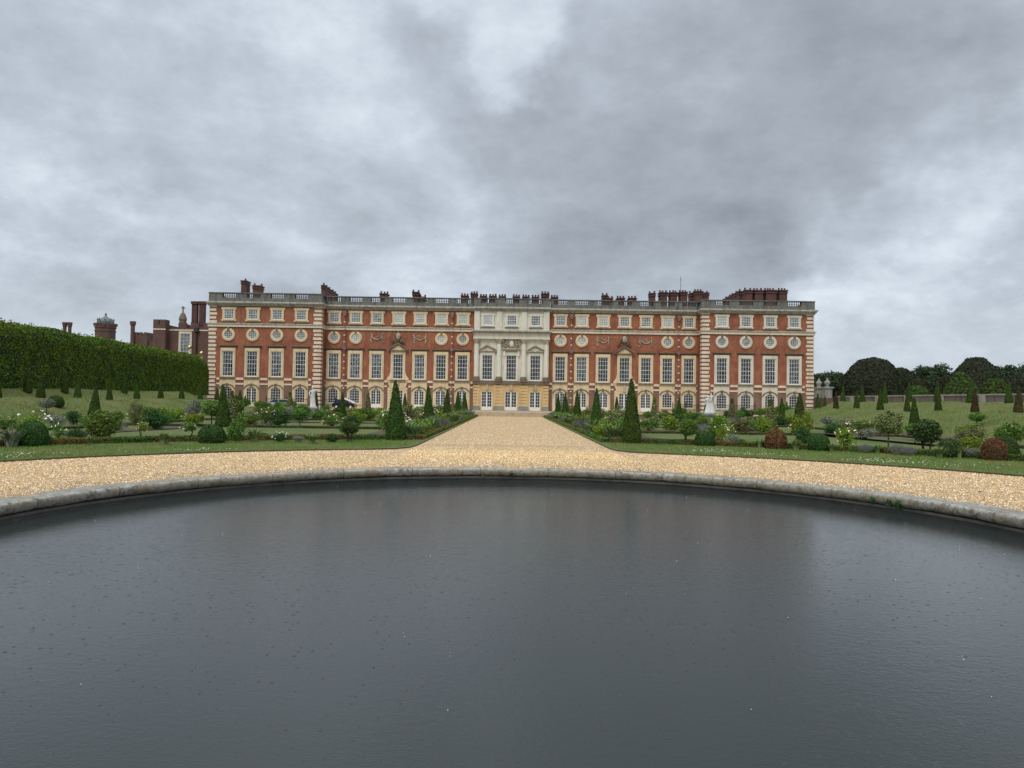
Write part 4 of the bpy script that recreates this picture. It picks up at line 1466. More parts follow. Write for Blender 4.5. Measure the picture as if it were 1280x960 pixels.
K = {
    'cone': Kind([lambda: clipped('clipped_cone', cone_prof(2.75, 0.46), 'yew', 5200, 0.042), lambda: clipped('clipped_cone', cone_prof(2.75, 0.44), 'yew', 5200, 0.042)]),
    'small_cone': Kind([lambda: clipped('clipped_cone', cone_prof(1.75, 0.30), 'yew', 2200, 0.04), lambda: clipped('clipped_cone', cone_prof(1.70, 0.29), 'yew', 2200, 0.04)]),
    'bronze_cone': Kind([lambda: clipped('clipped_cone', cone_prof(1.75, 0.30), 'yew_bronze', 2200, 0.04)]),
    'varieg_cone': Kind([lambda: clipped('variegated_holly', cone_prof(2.3, 0.5, 0.12), 'varieg', 3000, 0.06, 0.8, jit=0.12)]),
    'dome': Kind([lambda: clipped('clipped_dome', dome_prof(1.0, 0.62), 'dome', 4200, 0.035, jit=0.02), lambda: clipped('clipped_dome', dome_prof(1.0, 0.62), 'dome', 4200, 0.035, jit=0.02)]),
    'red_dome': Kind([lambda: clipped('russet_dome', dome_prof(1.0, 0.60), 'red_dome', 4200, 0.038, 0.8, jit=0.04)]),
    'olive_dome': Kind([lambda: clipped('olive_mound', dome_prof(1.0, 0.60), 'topgreen', 3600, 0.04, 0.8, jit=0.06)]),
    'std_green': Kind([lambda: mk_standard('shrub'), lambda: mk_standard('shrub', cz=1.05)]),
    'std_var': Kind([lambda: mk_standard('varieg', (0.55, 0.55, 0.5), 1.05, 1, 1700, name='variegated_standard')]),
    'std_grey': Kind([lambda: mk_standard('grey', (0.5, 0.5, 0.42), 0.9, 1, 1300, name='grey_standard')]),
    'multi': Kind([lambda: mk_standard('dark', (0.55, 0.55, 0.55), 1.0, 4, 1900, name='multi_stemmed_shrub'), lambda: mk_standard('shrub', (0.55, 0.55, 0.5), 1.0, 4, 1800, name='multi_stemmed_shrub')]),
    'multi_olive': Kind([lambda: mk_standard('topgreen', (0.52, 0.52, 0.42), 0.85, 4, 1700, name='multi_stemmed_shrub')]),
    'rose_std': Kind([lambda: mk_standard('shrub', (0.42, 0.42, 0.36), 1.05, 2, 650, name='standard_rose', flowers='petal_white', nf=16), lambda: mk_standard('bright', (0.42, 0.42, 0.36), 1.0, 2, 600, name='standard_rose', flowers='petal_yellow', nf=20)]),
    'big_loose': Kind([lambda: mk_shrub('shrub', 0.8, 1.35, 2600, 0.06, 'loose_shrub')]),
    'shrub': Kind([lambda: mk_shrub('shrub', 0.7, 1.2, 1300), lambda: mk_shrub('shrub', 0.75, 1.1, 1300)]),
    'bright': Kind([lambda: mk_shrub('bright', 0.7, 1.2, 1200, name='bright_green_shrub'), lambda: mk_shrub('bright', 0.65, 1.3, 1200, name='bright_green_shrub')]),
    'darkshrub': Kind([lambda: mk_shrub('dark', 0.7, 1.0, 1300, name='dark_shrub'), lambda: mk_shrub('dark', 0.65, 1.1, 1300, name='dark_shrub')]),
    'grey': Kind([lambda: mk_shrub('grey', 0.7, 1.1, 1100, 0.055, name='silver_shrub')]),
    'varshrub': Kind([lambda: mk_shrub('varieg', 0.8, 1.5, 1900, 0.055, name='variegated_shrub', clumps=18), lambda: mk_shrub('varieg', 0.8, 1.45, 1900, 0.055, name='variegated_shrub', clumps=18)]),
    'rose': Kind([lambda: mk_shrub('shrub', 0.65, 1.1, 750, 0.055, 'rose_bush', 'petal_white', 9), lambda: mk_shrub('bright', 0.65, 1.15, 700, 0.055, 'rose_bush', 'petal_white', 8)]),
    'pink_rose': Kind([lambda: mk_shrub('shrub', 0.65, 1.1, 700, 0.055, 'rose_bush', 'petal_pink', 12)]),
    'yellow_rose': Kind([lambda: mk_shrub('bright', 0.6, 1.1, 650, 0.055, 'rose_bush', 'petal_yellow', 14)]),
    'white_low': Kind([lambda: mk_shrub('dark', 0.6, 0.7, 900, 0.05, 'low_flowering_shrub', 'petal_white', 26)]),
    'strap': Kind([lambda: mk_strap(), lambda: mk_strap(n=90, h=0.85)]),
    'strap_grey': Kind([lambda: mk_strap('grey', 0.8, 120)]),
    'lav': Kind([lambda: mk_lavender(n=260), lambda: mk_lavender(h=0.66, n=260)]),
    'feather': Kind([lambda: mk_strap('strap', 0.7, 260, 0.014, 'feathery_perennial'), lambda: mk_strap('bright', 0.75, 220, 0.014, 'feathery_perennial')]),
}
LOOK = {
    'feather': ('fine-leaved feathery perennial', 'perennial', 'perennial clumps of the beds'),
    'cone': ('tall clipped yew cone', 'topiary', 'tall clipped yew cones of the parterre'),
    'varieg_cone': ('variegated holly cone', 'topiary', 'variegated holly cones'),
    'dome': ('clipped dark green dome', 'topiary', 'clipped domes of the front beds'),
    'red_dome': ('clipped russet-brown dome', 'topiary', 'clipped domes of the front beds'),
    'olive_dome': ('loose olive-green mound', 'shrub', 'shrubs of the parterre beds'),
    'std_green': ('green ball-headed standard', 'standard', 'standards of the parterre beds'),
    'std_var': ('yellow-green variegated standard', 'standard', 'standards of the parterre beds'),
    'std_grey': ('grey-leaved round standard', 'standard', 'standards of the parterre beds'),
    'multi': ('round multi-stemmed shrub', 'shrub', 'shrubs of the parterre beds'),
    'multi_olive': ('olive globe shrub', 'shrub', 'shrubs of the parterre beds'),
    'rose_std': ('thin standard rose in flower', 'rose', 'roses of the parterre beds'),
    'big_loose': ('big loose feathery green shrub', 'shrub', 'shrubs of the parterre beds'),
    'shrub': ('loose mid-green shrub', 'shrub', 'shrubs of the parterre beds'),
    'bright': ('bright yellow-green shrub', 'shrub', 'shrubs of the parterre beds'),
    'darkshrub': ('dark green bushy shrub', 'shrub', 'shrubs of the parterre beds'),
    'grey': ('silver-grey shrub', 'shrub', 'shrubs of the parterre beds'),
    'varshrub': ('cream-flecked variegated bush', 'shrub', 'shrubs of the parterre beds'),
    'rose': ('white-flowered rose bush', 'rose', 'roses of the parterre beds'),
    'pink_rose': ('pink-flowered rose bush', 'rose', 'roses of the parterre beds'),
    'yellow_rose': ('cream-yellow flowered rose bush', 'rose', 'roses of the parterre beds'),
    'white_low': ('low dark shrub dotted white', 'shrub', 'shrubs of the parterre beds'),
    'strap': ('fresh green strap-leaved clump', 'perennial', 'perennial clumps of the beds'),
    'strap_grey': ('grey strap-leaved clump', 'perennial', 'perennial clumps of the beds'),
    'lav': ('purple-grey lavender clump', 'perennial', 'perennial clumps of the beds'),
}
NOMINAL = {'feather': (1.1, 0.7), 'cone': (0.92, 2.75), 'varieg_cone': (1.0, 2.3), 'dome': (1.27, 1.0), 'red_dome': (1.25, 1.0), 'olive_dome': (1.24, 1.0), 'std_green': (1.02, 1.6), 'std_var': (1.1, 1.55), 'std_grey': (1.0, 1.32),
           'multi': (1.12, 1.55), 'multi_olive': (1.05, 1.27), 'rose_std': (0.86, 1.42), 'big_loose': (1.65, 1.4), 'shrub': (1.45, 1.2), 'bright': (1.4, 1.25), 'darkshrub': (1.4, 1.05), 'grey': (1.4, 1.1),
           'varshrub': (1.65, 1.5), 'rose': (1.35, 1.12), 'pink_rose': (1.35, 1.1), 'yellow_rose': (1.25, 1.1), 'white_low': (1.25, 0.72), 'strap': (0.95, 0.72), 'strap_grey': (0.95, 0.76), 'lav': (1.15, 0.68)}
GRASS_Z = 0.05
TAKEN = []


def put(kind, x, y, w=None, h=None, where='front', ref='gravel path', key=None, z=None):
    w0, h0 = NOMINAL[kind]
    sx = (w or w0) / w0
    sz = (h or h0) / h0
    zz = GRASS_Z if z is None else z
    if z is None and abs(x) > 27.3:
        zz = bank_z(x, y) - 0.02
    o = K[kind].place((x, y, zz), (sx, sx, sz))
    s = -1 if x < 0 else 1
    look, cat, grp = LOOK[kind]
    reg(o, look, cat, f'in the {SIDE[s]} {where}', ref, abs(x) if key is None else key, grp)
    TAKEN.append((x, y, (w or w0) / 2))
    return o


def putpx(kind, px, base, top, wpx, where='front bed', z=0.05):
    p = G(px, base, z)
    sc = p.y / FPX
    return put(kind, p.x, p.y, wpx * sc, (base - top) * sc, where)


# --- front beds, behind the box edging round the pond (each plant at its place on the ground)
FRONT = [
    ('dome', 39.5, 557.5, 526, 38), ('dome', 264.5, 554, 531, 34), ('dome', 881, 557.5, 539, 26), ('red_dome', 970, 561, 536.5, 28), ('dome', 1023.6, 563.5, 542, 27),
    ('red_dome', 1243, 575.5, 548, 30), ('dome', 1256, 574.5, 544, 32), ('olive_dome', 1187, 572, 548, 30), ('bright', 1215, 567, 541, 34), ('grey', 1214, 573, 557, 26),
    ('std_var', 1110.5, 560, 513, 33), ('multi', 1157.5, 569, 523, 37), ('multi', 859.6, 556.3, 522, 26), ('multi_olive', 436, 552.5, 526, 27), ('yellow_rose', 1058, 564, 531, 32),
    ('big_loose', 127, 551, 509, 47), ('darkshrub', 96, 553, 534, 30), ('rose', 73, 550, 528, 20), ('darkshrub', 92, 531, 514, 30), ('dome', 69, 527, 513, 20),
    ('strap_grey', 15, 559, 536, 38), ('strap', 205, 556, 540, 26), ('rose_std', 235, 552, 527, 22), ('shrub', 295, 553, 515, 27), ('strap', 318, 553, 537, 26),
    ('white_low', 350, 553, 539, 22), ('strap', 390, 555, 541, 22), ('darkshrub', 415, 553, 541, 22), ('darkshrub', 329, 550, 541, 16), ('grey', 373, 553, 543, 15),
    ('rose_std', 178, 551, 526, 15), ('grey', 158, 552, 544, 18), ('strap', 113, 556, 546, 16), ('strap', 900, 557, 546, 18), ('darkshrub', 927, 558.5, 548, 16), ('strap', 950, 560, 549, 16),
    ('grey', 915, 556, 540, 22), ('strap', 995, 563, 549, 20), ('darkshrub', 1003, 561, 534, 24), ('bright', 1004, 558, 511, 30), ('lav', 1082, 566.5, 555, 17), ('lav', 1122, 569, 557, 20), ('lav', 1136, 570, 558, 18),
    ('strap', 1097, 567, 556, 14), ('strap', 1175, 573, 557, 22), ('strap', 1199, 573, 558, 18), ('strap', 1270, 575, 560, 20), ('shrub', 22, 545, 527, 24),
    ('rose', 902, 552, 531, 22), ('yellow_rose', 912, 549, 528, 16), ('shrub', 893, 549, 528, 30), ('bright', 955, 543, 516, 24), ('strap', 60, 556, 545, 18), ('strap', 1040, 565, 553, 14),
]
for kd, px, b_, t_, w_ in FRONT:
    putpx(kd, px, b_, t_, w_)

# --- clipped cones of the parterre
for s in (-1, 1):
    for k, y in enumerate((33.5, 47.2, 60.5, 73.5, 85.5)):
        h = 2.75 if k else (2.72 if s < 0 else 2.95)
        put('cone', s * (5.3 if s < 0 else 5.42), y, 0.92 if k == 0 else 0.86, h, 'path bed', 'pond', y)
    put('cone', s * 17.6, 45.0, 0.95, 2.62, 'middle parterre', 'pond', 45)
    put('cone', s * 25.2, 46.0 if s > 0 else 44.5, 0.85, 2.4, 'bank-foot bed', 'pond', 45)
    put('cone', s * 17.4, 76.0, 0.8, 2.5, 'middle parterre', 'pond', 76)
    put('cone', s * 25.4, 69.0, 0.8, 2.5, 'bank-foot bed', 'pond', 69)
    put('cone', s * 11.5, 80.0, 0.8, 2.5, 'middle parterre', 'pond', 80)
    put('cone', s * 22.0, 83.0, 0.8, 2.7, 'middle parterre', 'pond', 83)
    put('varieg_cone', s * 19.0, 50.0 if s < 0 else 54.0, 1.0, 2.25, 'middle parterre', 'pond', 50)
    put('varieg_cone', s * 21.0, 70.0, 0.95, 2.4, 'middle parterre', 'pond', 70)
    put('varieg_cone', s * 14.0, 72.0, 0.8, 2.6, 'middle parterre', 'pond', 72)

# --- beds along the gravel path
rp = random.Random(21)
for s in (-1, 1):
    for k in range(20):
        y = 35.6 + 2.5 * k
        kd = ('feather', 'bright', 'feather', 'strap', 'feather', 'lav')[k % 6]
        put(kd, s * (4.82 + rp.uniform(-.10, .15)), y, rp.uniform(1.4, 1.9), rp.uniform(0.6, 0.95), 'path bed', 'pond', y)
    for k in range(13):
        y = 36.0 + 3.75 * k + rp.uniform(-.4, .4)
        kd = rp.choice(('rose', 'shrub', 'pink_rose', 'bright', 'shrub'))
        put(kd, s * (5.9 + rp.uniform(-.15, .35)), y, rp.uniform(1.3, 1.7), rp.uniform(1.0, 1.35), 'path bed', 'pond', y)
    for y, w_, h_ in ((41.0, 1.7, 1.75), (50.5, 1.6, 1.7), (56.0, 1.35, 1.65), (68.5, 1.4, 1.7), (79.5, 1.4, 1.75)):
        put('varshrub', s * 5.92, y, w_, h_, 'path bed', 'pond', y)
    put('shrub', s * 7.4, 63.0, 1.8, 1.6, 'path bed', 'pond', 63)
    put('grey', s * 5.9, 88.4, 1.0, 2.3, 'path bed', 'pond', 88)

# --- beds farther back: rows of mixed shrubs and roses
def free(x, y, r):
    return all((x - a) ** 2 + (y - b) ** 2 > (0.55 * (r + q)) ** 2 for a, b, q in TAKEN)


BEDS = [('middle cross bed', [(8.2, 46.5), (16.2, 46.0)], 1.55), ('middle cross bed', [(18.5, 46.5), (24.0, 47.5)], 1.7), ('far cross bed', [(8.4, 62.0), (24.5, 62.5)], 1.6), ('palace bed', [(8.0, 78.0), (25.5, 79.5)], 1.7),
        ('palace bed', [(7.0, 87.5), (26.0, 88.0)], 1.9), ('bank-foot bed', [(24.8, 37.5), (25.4, 60.0)], 3.0), ('bank-foot bed', [(25.2, 62.0), (25.6, 86.0)], 3.2), ('statue bed', [(17.0, 48.5), (17.8, 84.0)], 2.5),
        ('statue bed', [(20.5, 33.5), (19.2, 44.5)], 3.4), ('grass-plat bed', [(10.2, 64.5), (10.8, 77.0)], 2.4), ('far cross bed', [(9.0, 56.0), (16.0, 55.0)], 2.3)]
WTS = [('shrub', 6), ('bright', 3.5), ('darkshrub', 2.5), ('grey', 1.6), ('rose', 1.8), ('pink_rose', 1.8), ('yellow_rose', 0.8), ('lav', 2.2), ('std_green', 2), ('std_grey', 1.0), ('strap', 1.4), ('varshrub', 0.9)]
kinds_, wts_ = zip(*WTS)
for s in (-1, 1):
    for where, (a, b), gap in BEDS:
        ln = math.hypot(b[0] - a[0], b[1] - a[1])
        n_ = int(ln / gap)
        for k in range(n_ + 1):
            t = (k + rp.uniform(-.25, .25)) / max(1, n_)
            x, y = a[0] + (b[0] - a[0]) * t + rp.uniform(-.5, .5), a[1] + (b[1] - a[1]) * t + rp.uniform(-.6, .6)
            kd = rp.choices(kinds_, wts_)[0]
            w0, h0 = NOMINAL[kd]
            f = rp.uniform(0.9, 1.35)
            if not free(s * x, y, w0 * f / 2) or (abs(x - 17.5) < 1.0 and abs(y - 65) < 2.0) or abs(x) > 26.6:
                continue
            put(kd, s * x, y, w0 * f, h0 * f * rp.uniform(0.62, 0.88), where, 'pond' if where in ('bank-foot bed', 'statue bed', 'grass-plat bed') else 'gravel path', y if where in ('bank-foot bed', 'statue bed', 'grass-plat bed') else x)
# a last row of shrubs under the palace windows
for s in (-1, 1):
    for k in range(8):
        x = 26.9 + 0.85 * k
        y = 87.0 + rp.uniform(-1.2, 1.6)
        kd = rp.choice(('shrub', 'darkshrub', 'shrub', 'bright'))
        put(kd, s * x, y, 1.5, rp.uniform(1.0, 1.4), 'palace bed', 'gravel path', x, bank_z(s * x, y) - 0.03)
# round shrubs by the banks
for px, b_, t_, w_, kd in ((58, 513, 498, 20, 'std_grey'), (243.5, 510.5, 499, 15, 'std_grey'), (1221, 531, 514, 21, 'std_green'), (170, 533, 498, 24, 'varshrub')):
    p = W(px, b_, 47.0 if kd != 'varshrub' else 46.0)
    sc = p.y / FPX
    zz = bank_z(p.x, p.y) if abs(p.x) > 27.3 else GRASS_Z
    put(kd, p.x, p.y, w_ * sc, (W(px, t_, p.y).z - zz), 'foot of the bank', 'pond', p.y, zz)

# soil under the beds
mb = MB()
for s in (-1, 1):
    for where, (a, b), gap in BEDS:
        d = Vector((b[0] - a[0], b[1] - a[1])).normalized()
        nrm = Vector((-d.y, d.x)) * 0.75
        q = [(a[0] + nrm.x, a[1] + nrm.y), (a[0] - nrm.x, a[1] - nrm.y), (b[0] - nrm.x, b[1] - nrm.y), (b[0] + nrm.x, b[1] + nrm.y)]
        z = 0.056 + 0.004 * len(mb.f)
        q = [(s * x, y, z) for x, y in q]
        mb.add(q if s > 0 else q[::-1], [(0, 1, 2, 3)])
    q = [(s * 4.3, 34.0, 0.054), (s * 7.6, 34.0, 0.054), (s * 7.4, 89.0, 0.054), (s * 4.2, 89.0, 0.054)]
    mb.add(q if s > 0 else q[::-1], [(0, 1, 2, 3)])
    pts = []
    for k in range(24):
        a = R(12 + (77.3 - 12) * k / 23)
        pts.append((math.cos(a), math.sin(a)))
    v = [(s * c_ * 23.0, PC.y + q_ * 23.0, 0.052) for c_, q_ in pts] + [(s * c_ * 24.4, PC.y + q_ * 24.4, 0.052) for c_, q_ in pts]
    n_ = len(pts)
    f = [(i, i + 1, n_ + i + 1, n_ + i) if s < 0 else (i, n_ + i, n_ + i + 1, i + 1) for i in range(n_ - 1)]
    mb.add(v, f)
setting(mb.build('bed_soil', 'soil'))


# --- low box edging
def box_edging(name_pts, wdt, hgt, n, label, size=0.04):
    mb = MB()
    P = [Vector((x, y, 0)) for x, y in name_pts]
    prof = [(-wdt / 2, 0.0), (-wdt / 2, hgt * 0.85), (-wdt * 0.38, hgt), (wdt * 0.38, hgt), (wdt / 2, hgt * 0.85), (wdt / 2, 0.0)]
    v, f = [], []
    for i, p in enumerate(P):
        t = (P[min(i + 1, len(P) - 1)] - P[max(0, i - 1)]).normalized()
        nn = Vector((t.y, -t.x, 0))
        for a, z in prof:
            q = p + nn * a * random.uniform(0.9, 1.1)
            v.append((q.x, q.y, GRASS_Z + z * random.uniform(0.93, 1.06)))
    m_ = len(prof)
    for i in range(len(P) - 1):
        for j in range(m_ - 1):
            f.append((i * m_ + j, i * m_ + j + 1, (i + 1) * m_ + j + 1, (i + 1) * m_ + j))
    f += [tuple(range(m_)), tuple(range(len(v) - 1, len(v) - m_ - 1, -1))]
    mb.add(v, f)
    PP, NN = sample(v, f, n)
    mb.leaves(PP, NN, size, 1, 0.8)
    o = mb.build('box_edging', ['twig', 'box'])
    tag(o, label, 'hedge', 'low box edgings of the beds')


for s in (-1, 1):
    arc = []
    for k in range(60):
        a = R(8 + (78.4 - 8) * k / 59)
        arc.append((s * 22.75 * math.cos(a), PC.y + 22.75 * math.sin(a)))
    box_edging(arc, 0.5, 0.22, 32000, f'low curved box edging round the {SIDE[s]} front bed, browned in places')
    box_edging([(s * (4.30 - 0.003 * k), 34.0 + 1.1 * k) for k in range(50)], 0.38, 0.17, 22000, f'low straight box edging along the {SIDE[s]} of the gravel path')
    box_edging([(s * (7.9 + 0.8 * k), 44.8 + 0.01 * k) for k in range(21)], 0.30, 0.14, 4500, f'low box edging of the {SIDE[s]} middle cross bed')
    box_edging([(s * (8.2 + 0.8 * k), 60.6 + 0.02 * k) for k in range(21)], 0.30, 0.14, 4500, f'low box edging of the {SIDE[s]} far cross bed')
    box_edging([(s * 23.6, 30 + 1.1 * k) for k in range(50)], 0.30, 0.14, 9000, f'low box edging of the {SIDE[s]} bed under the bank')

# --- small cones on the grass terraces
for s in (-1, 1):
    for k in range(14):
        y = 34.0 + 4.45 * k if s < 0 else 34.6 + 4.48 * k
        if y > 92:
            continue
        kd = 'bronze_cone' if (s > 0 and k in (3, 4, 9)) else 'small_cone'
        f = random.uniform(0.86, 1.0)
        o = K[kd].place((s * 33.1, y, bank_z(33.1 * s, y) - 0.02), (f, f, f * (1.0 if s < 0 else 1.08)))
        reg(o, 'small clipped yew cone' if kd == 'small_cone' else 'bronzed small yew cone', 'topiary', f'on the {SIDE[s]} lower grass terrace', 'pond', y, 'small yew cones on the grass terraces')
    for k in range(12):
        y = 36.5 + 4.55 * k
        if s < 0 and k not in (4, 5, 7):
            continue
        x = 37.0 if s > 0 else 35.9
        f = random.uniform(0.9, 1.15)
        o = K['small_cone'].place((s * x, y, bank_z(x * s, y) - 0.02), (f, f, f * 1.05))
        reg(o, 'small clipped yew cone', 'topiary', f'on the {SIDE[s]} upper grass terrace', 'pond', y, 'small yew cones on the grass terraces')

# --- the tall clipped hornbeam hedge
H0, H1 = Vector((-36.2, 46.0, 0)), Vector((-41.2, 100.5, 0))
hd = (H1 - H0).normalized()
hn = Vector((hd.y, -hd.x, 0))
if hn.x < 0:
    hn = -hn
mb = MB()
hp = [(0.0, 0.0), (0.0, 4.2), (-0.25, 4.75), (-0.9, 5.15), (-2.2, 5.3), (-3.6, 5.1), (-4.2, 4.4), (-4.2, 0.0)]
ns = 70
ln = (H1 - H0).length
v, f = [], []
for i in range(ns + 1):
    t = i / ns
    p = H0 + hd * ln * t
    p = p + hn * (0.10 * math.sin(t * 47) + 0.08 * math.sin(t * 23 + 1))
    endf = 1.0 if t < 0.965 else math.sqrt(max(0.0, 1 - ((t - 0.965) / 0.036) ** 2)) * 0.35 + 0.65
    for a, z in hp:
        q = p + hn * a
        zz = 2.05 + z * endf * (1 + 0.02 * math.sin(t * 31 + a) + 0.012 * math.sin(t * 90))
        v.append((q.x, q.y, zz))
m_ = len(hp)
for i in range(ns):
    for j in range(m_ - 1):
        f.append((i * m_ + j, (i + 1) * m_ + j, (i + 1) * m_ + j + 1, i * m_ + j + 1))
f += [tuple(range(m_)), tuple(range(len(v) - 1, len(v) - m_ - 1, -1))]
mb.add(v, f)
PP, NN = sample(v, f, 160000)
out = NN.copy()
cen = np.array([(H0.x + H1.x) / 2, 0, 4.0])
sgn = np.sign(np.sum(NN * np.array([hn.x, hn.y, 0]), 1) * 1.0)
side_ = (PP - np.array([H0.x, H0.y, 0])) @ np.array([hn.x, hn.y, 0]) > -2.1
NN = np.where(((NN[:, :2] @ np.array([hn.x, hn.y])) < 0)[:, None] & side_[:, None], -NN, NN)
NN[NN[:, 2] < -0.3] *= -1
# leaf shoots stand out in uneven tufts
tuft = np.sin(PP[:, 1] * 3.1) * np.sin(PP[:, 2] * 2.7 + PP[:, 1]) + RNG.normal(0, 0.6, len(PP))
PP = PP + NN * (0.02 + 0.05 * np.clip(tuft, -0.5, 1.4))[:, None]
mb.leaves(PP, NN, 0.078, 1, 0.75)
# sprigs above the top
k = 2600
t = RNG.random(k)
base = np.array([H0.x, H0.y, 0])[None, :] + np.array([hd.x, hd.y, 0])[None, :] * (ln * 0.97 * t)[:, None] + np.array([hn.x, hn.y, 0])[None, :] * (-RNG.random(k) * 2.6)[:, None]
base[:, 2] = 2.05 + 5.1 + RNG.exponential(0.06, k)
mb.leaves(base, RNG.normal(0, 1, (k, 3)), 0.09, 1, 0.6)
o = mb.build('clipped_hedge', ['twig', 'hedge'])
tag(o, 'tall clipped green hedge with rounded top running back along the upper grass terrace', 'hedge')

# --- old domed yews beyond the low wall and the woodland behind
def mushroom(px0, px1, top, y, leaf, label, flat=0.0, n=6500, zb=1.2, pointed=False):
    a, b, c = W(px0, 480, y), W(px1, 480, y), W((px0 + px1) / 2, top, y)
    r = (b.x - a.x) / 2
    h = c.z - zb
    prof = [(0.1, 0.0), (r * 0.93, 0.05), (r, h * 0.22), (r * 0.95, h * 0.42), (r * 0.80, h * 0.63), (r * (0.56 + flat), h * 0.82), (r * (0.34 + flat), h * 0.94), (r * flat * 1.1, h * 0.995), (0.0, h)]
    if pointed:
        prof = [(0.1, 0.0), (r * 0.96, 0.05), (r, h * 0.20), (r * 0.95, h * 0.42), (r * 0.78, h * 0.63), (r * 0.52, h * 0.82), (r * 0.32, h * 0.93), (r * 0.27, h * 0.975), (r * 0.18, h * 0.992), (0.0, h)]
    o = clipped('domed_yew', prof, leaf, n, 0.20, 0.7, True, 28, 0.03, 0.035)
    o.location = ((a.x + b.x) / 2, y, zb)
    o.rotation_euler = (0, 0, random.uniform(0, 6))
    tag(o, label, 'tree', 'domed trees beyond the low wall')


mushroom(1050, 1131, 447, 135, 'bigyew', 'huge dark dome-shaped yew beyond the low wall, nearest the stone gate piers', 0.06, 9000)
mushroom(1106, 1147, 459, 152, 'bigyew', 'narrow dark domed yew rising behind the huge dome near the gate piers')
mushroom(1129, 1168, 473, 128, 'bigyew', 'mid-height rounded yew between the two huge domes beyond the wall')
mushroom(1130, 1162, 483, 104, 'topgreen', 'low light green clipped dome just behind the low wall', 0.16, 5000)
mushroom(1166, 1212, 468, 150, 'bigyew', 'dark domed yew behind the pointed light green one')
mushroom(1180, 1222, 466, 112, 'topgreen', 'pointed light green clipped yew before the flat-topped dome', 0.02, 6000, 1.2, True)
mushroom(1182, 1258, 447.0, 138, 'bigyew', 'huge dark yew dome with a flattened button top', 0.09, 9000, 1.2, True)
mushroom(1226, 1262, 473, 118, 'topgreen', 'light green domed yew beside the flat-topped dome', 0.05, 5000)
mushroom(1250, 1320, 468, 145, 'bigyew', 'broad dark yew dome farthest from the palace beyond the wall', 0.1)


def mk_tree(h, w, n, size, leaf='woods', clumps=26):
    e = empty('woodland_tree')
    mb = MB()
    mb.tube([(0, 0, 0), (0.1, 0.05, h * 0.3), (-0.1, 0.1, h * 0.62)], [h * 0.028, h * 0.022, h * 0.012], 8)
    for k in range(8):
        a = random.uniform(0, 6.28)
        z = h * random.uniform(0.3, 0.55)
        mb.tube([(0, 0, z), (w * .3 * math.cos(a), w * .3 * math.sin(a), z + h * 0.15), (w * .55 * math.cos(a), w * .55 * math.sin(a), z + h * random.uniform(.2, .36))], [h * .011, h * .008, h * .003], 6)
    mb.build('trunk', 'bark', e)
    mb = MB()
    crown(mb, n, (w, w, h * 0.40), (0, 0, h * 0.60), size, 0, clumps, 0.80, 0.36, 0.9)
    mb.build('crown', leaf, e)
    return e


KT = Kind([lambda: mk_tree(14, 7.2, 11000, 0.36, clumps=34), lambda: mk_tree(13, 6.6, 10000, 0.36, clumps=34), lambda: mk_tree(15, 6.8, 10000, 0.36, clumps=28)])
TREES = [(1004, 468, 235), (1020, 462, 215), (1037, 466, 228), (1051, 465, 240), (1068, 470, 250), (1090, 468, 255), (1114, 465, 245), (1131, 463, 225), (1144, 460, 215), (1159, 457, 225), (1172, 463, 218), (1187, 457.5, 232), (1199, 465, 240),
         (1224, 462, 250), (1240, 461, 236), (1254, 456, 222), (1268, 461, 214), (1284, 457, 226), (1303, 462, 220), (1325, 460, 230)]
for k, (px, top, y) in enumerate(TREES):
    a = W(px, top, y)
    zb = bank_z(a.x, y)
    h = a.z - zb
    o = KT.place((a.x, y, zb), (h / 14 * random.uniform(.9, 1.15), h / 14, h / 14))
    tag(o, f'woodland tree on the skyline, {ORD[k]} from the palace', 'tree', 'woodland trees behind the domed yews')
# ------------------------------------------------------------------ low wall, gate piers, tudor ranges
wl = empty('garden_wall', (41.0, 75, 2.3))
tag(wl, 'low brown garden wall with paler piers along the upper grass terrace', 'wall')
WY0, WY1 = 30.0, 93.0


def wall_part(mb, name, mat):
    o = mb.build(name, mat, wl)
    o.location = (-41.0, -75, -2.3)
    return o


M['wall_old'] = mat_stone('old_wall_brick', (0.16, 0.115, 0.095), (0.26, 0.20, 0.17), dirt=(0.08, 0.06, 0.05), dirt_amt=0.8, scale=1.5)
M['pier_pale'] = mat_stone('pale_pier_stone', (0.36, 0.33, 0.28), (0.46, 0.43, 0.37), dirt=(0.13, 0.12, 0.1), dirt_amt=0.7, scale=2)
wall_part(MB().box(41.0, 41.35, WY0, WY1, 1.9, 2.97), 'brickwork', 'wall_old')
wall_part(MB().box(40.93, 41.42, WY0, WY1, 2.973, 3.10), 'coping', 'pier_pale')
y = 33.0
while y < WY1:
    wall_part(MB().box(40.88, 41.45, y, y + 0.75, 1.9, 2.968), 'pier', 'pier_pale')
    y += 6.1
for k, (px, yd) in enumerate(((1023.5, 101.0), (1034.0, 99.0))):
    b = W(px, 505, yd)
    e = empty('gate_pier', (b.x, yd, 1.9))
    tag(e, 'grey stone gate pier with an urn finial, ' + ('close to the palace corner' if k == 0 else 'the one farther from the palace corner'), 'pier', 'stone gate piers beside the palace')
    MB().box(-0.55, 0.55, -0.5, 0.5, -1.2, 1.0).build('base', 'brick_old', e)
    mb = MB()
    mb.box(-0.48, 0.48, -0.45, 0.45, 1.003, 2.3)
    mb.box(-0.66, 0.66, -0.62, 0.62, 2.303, 2.5)
    mb.build('shaft', 'plinth', e)
    mb = MB()
    mb.lathe([(0.3, 2.503), (0.18, 2.7), (0.42, 3.0), (0.40, 3.2), (0.2, 3.35), (0.1, 3.5), (0.13, 3.6), (0.0, 3.75)], 14)
    mb.build('urn_finial', 'plinth', e, smooth=True)


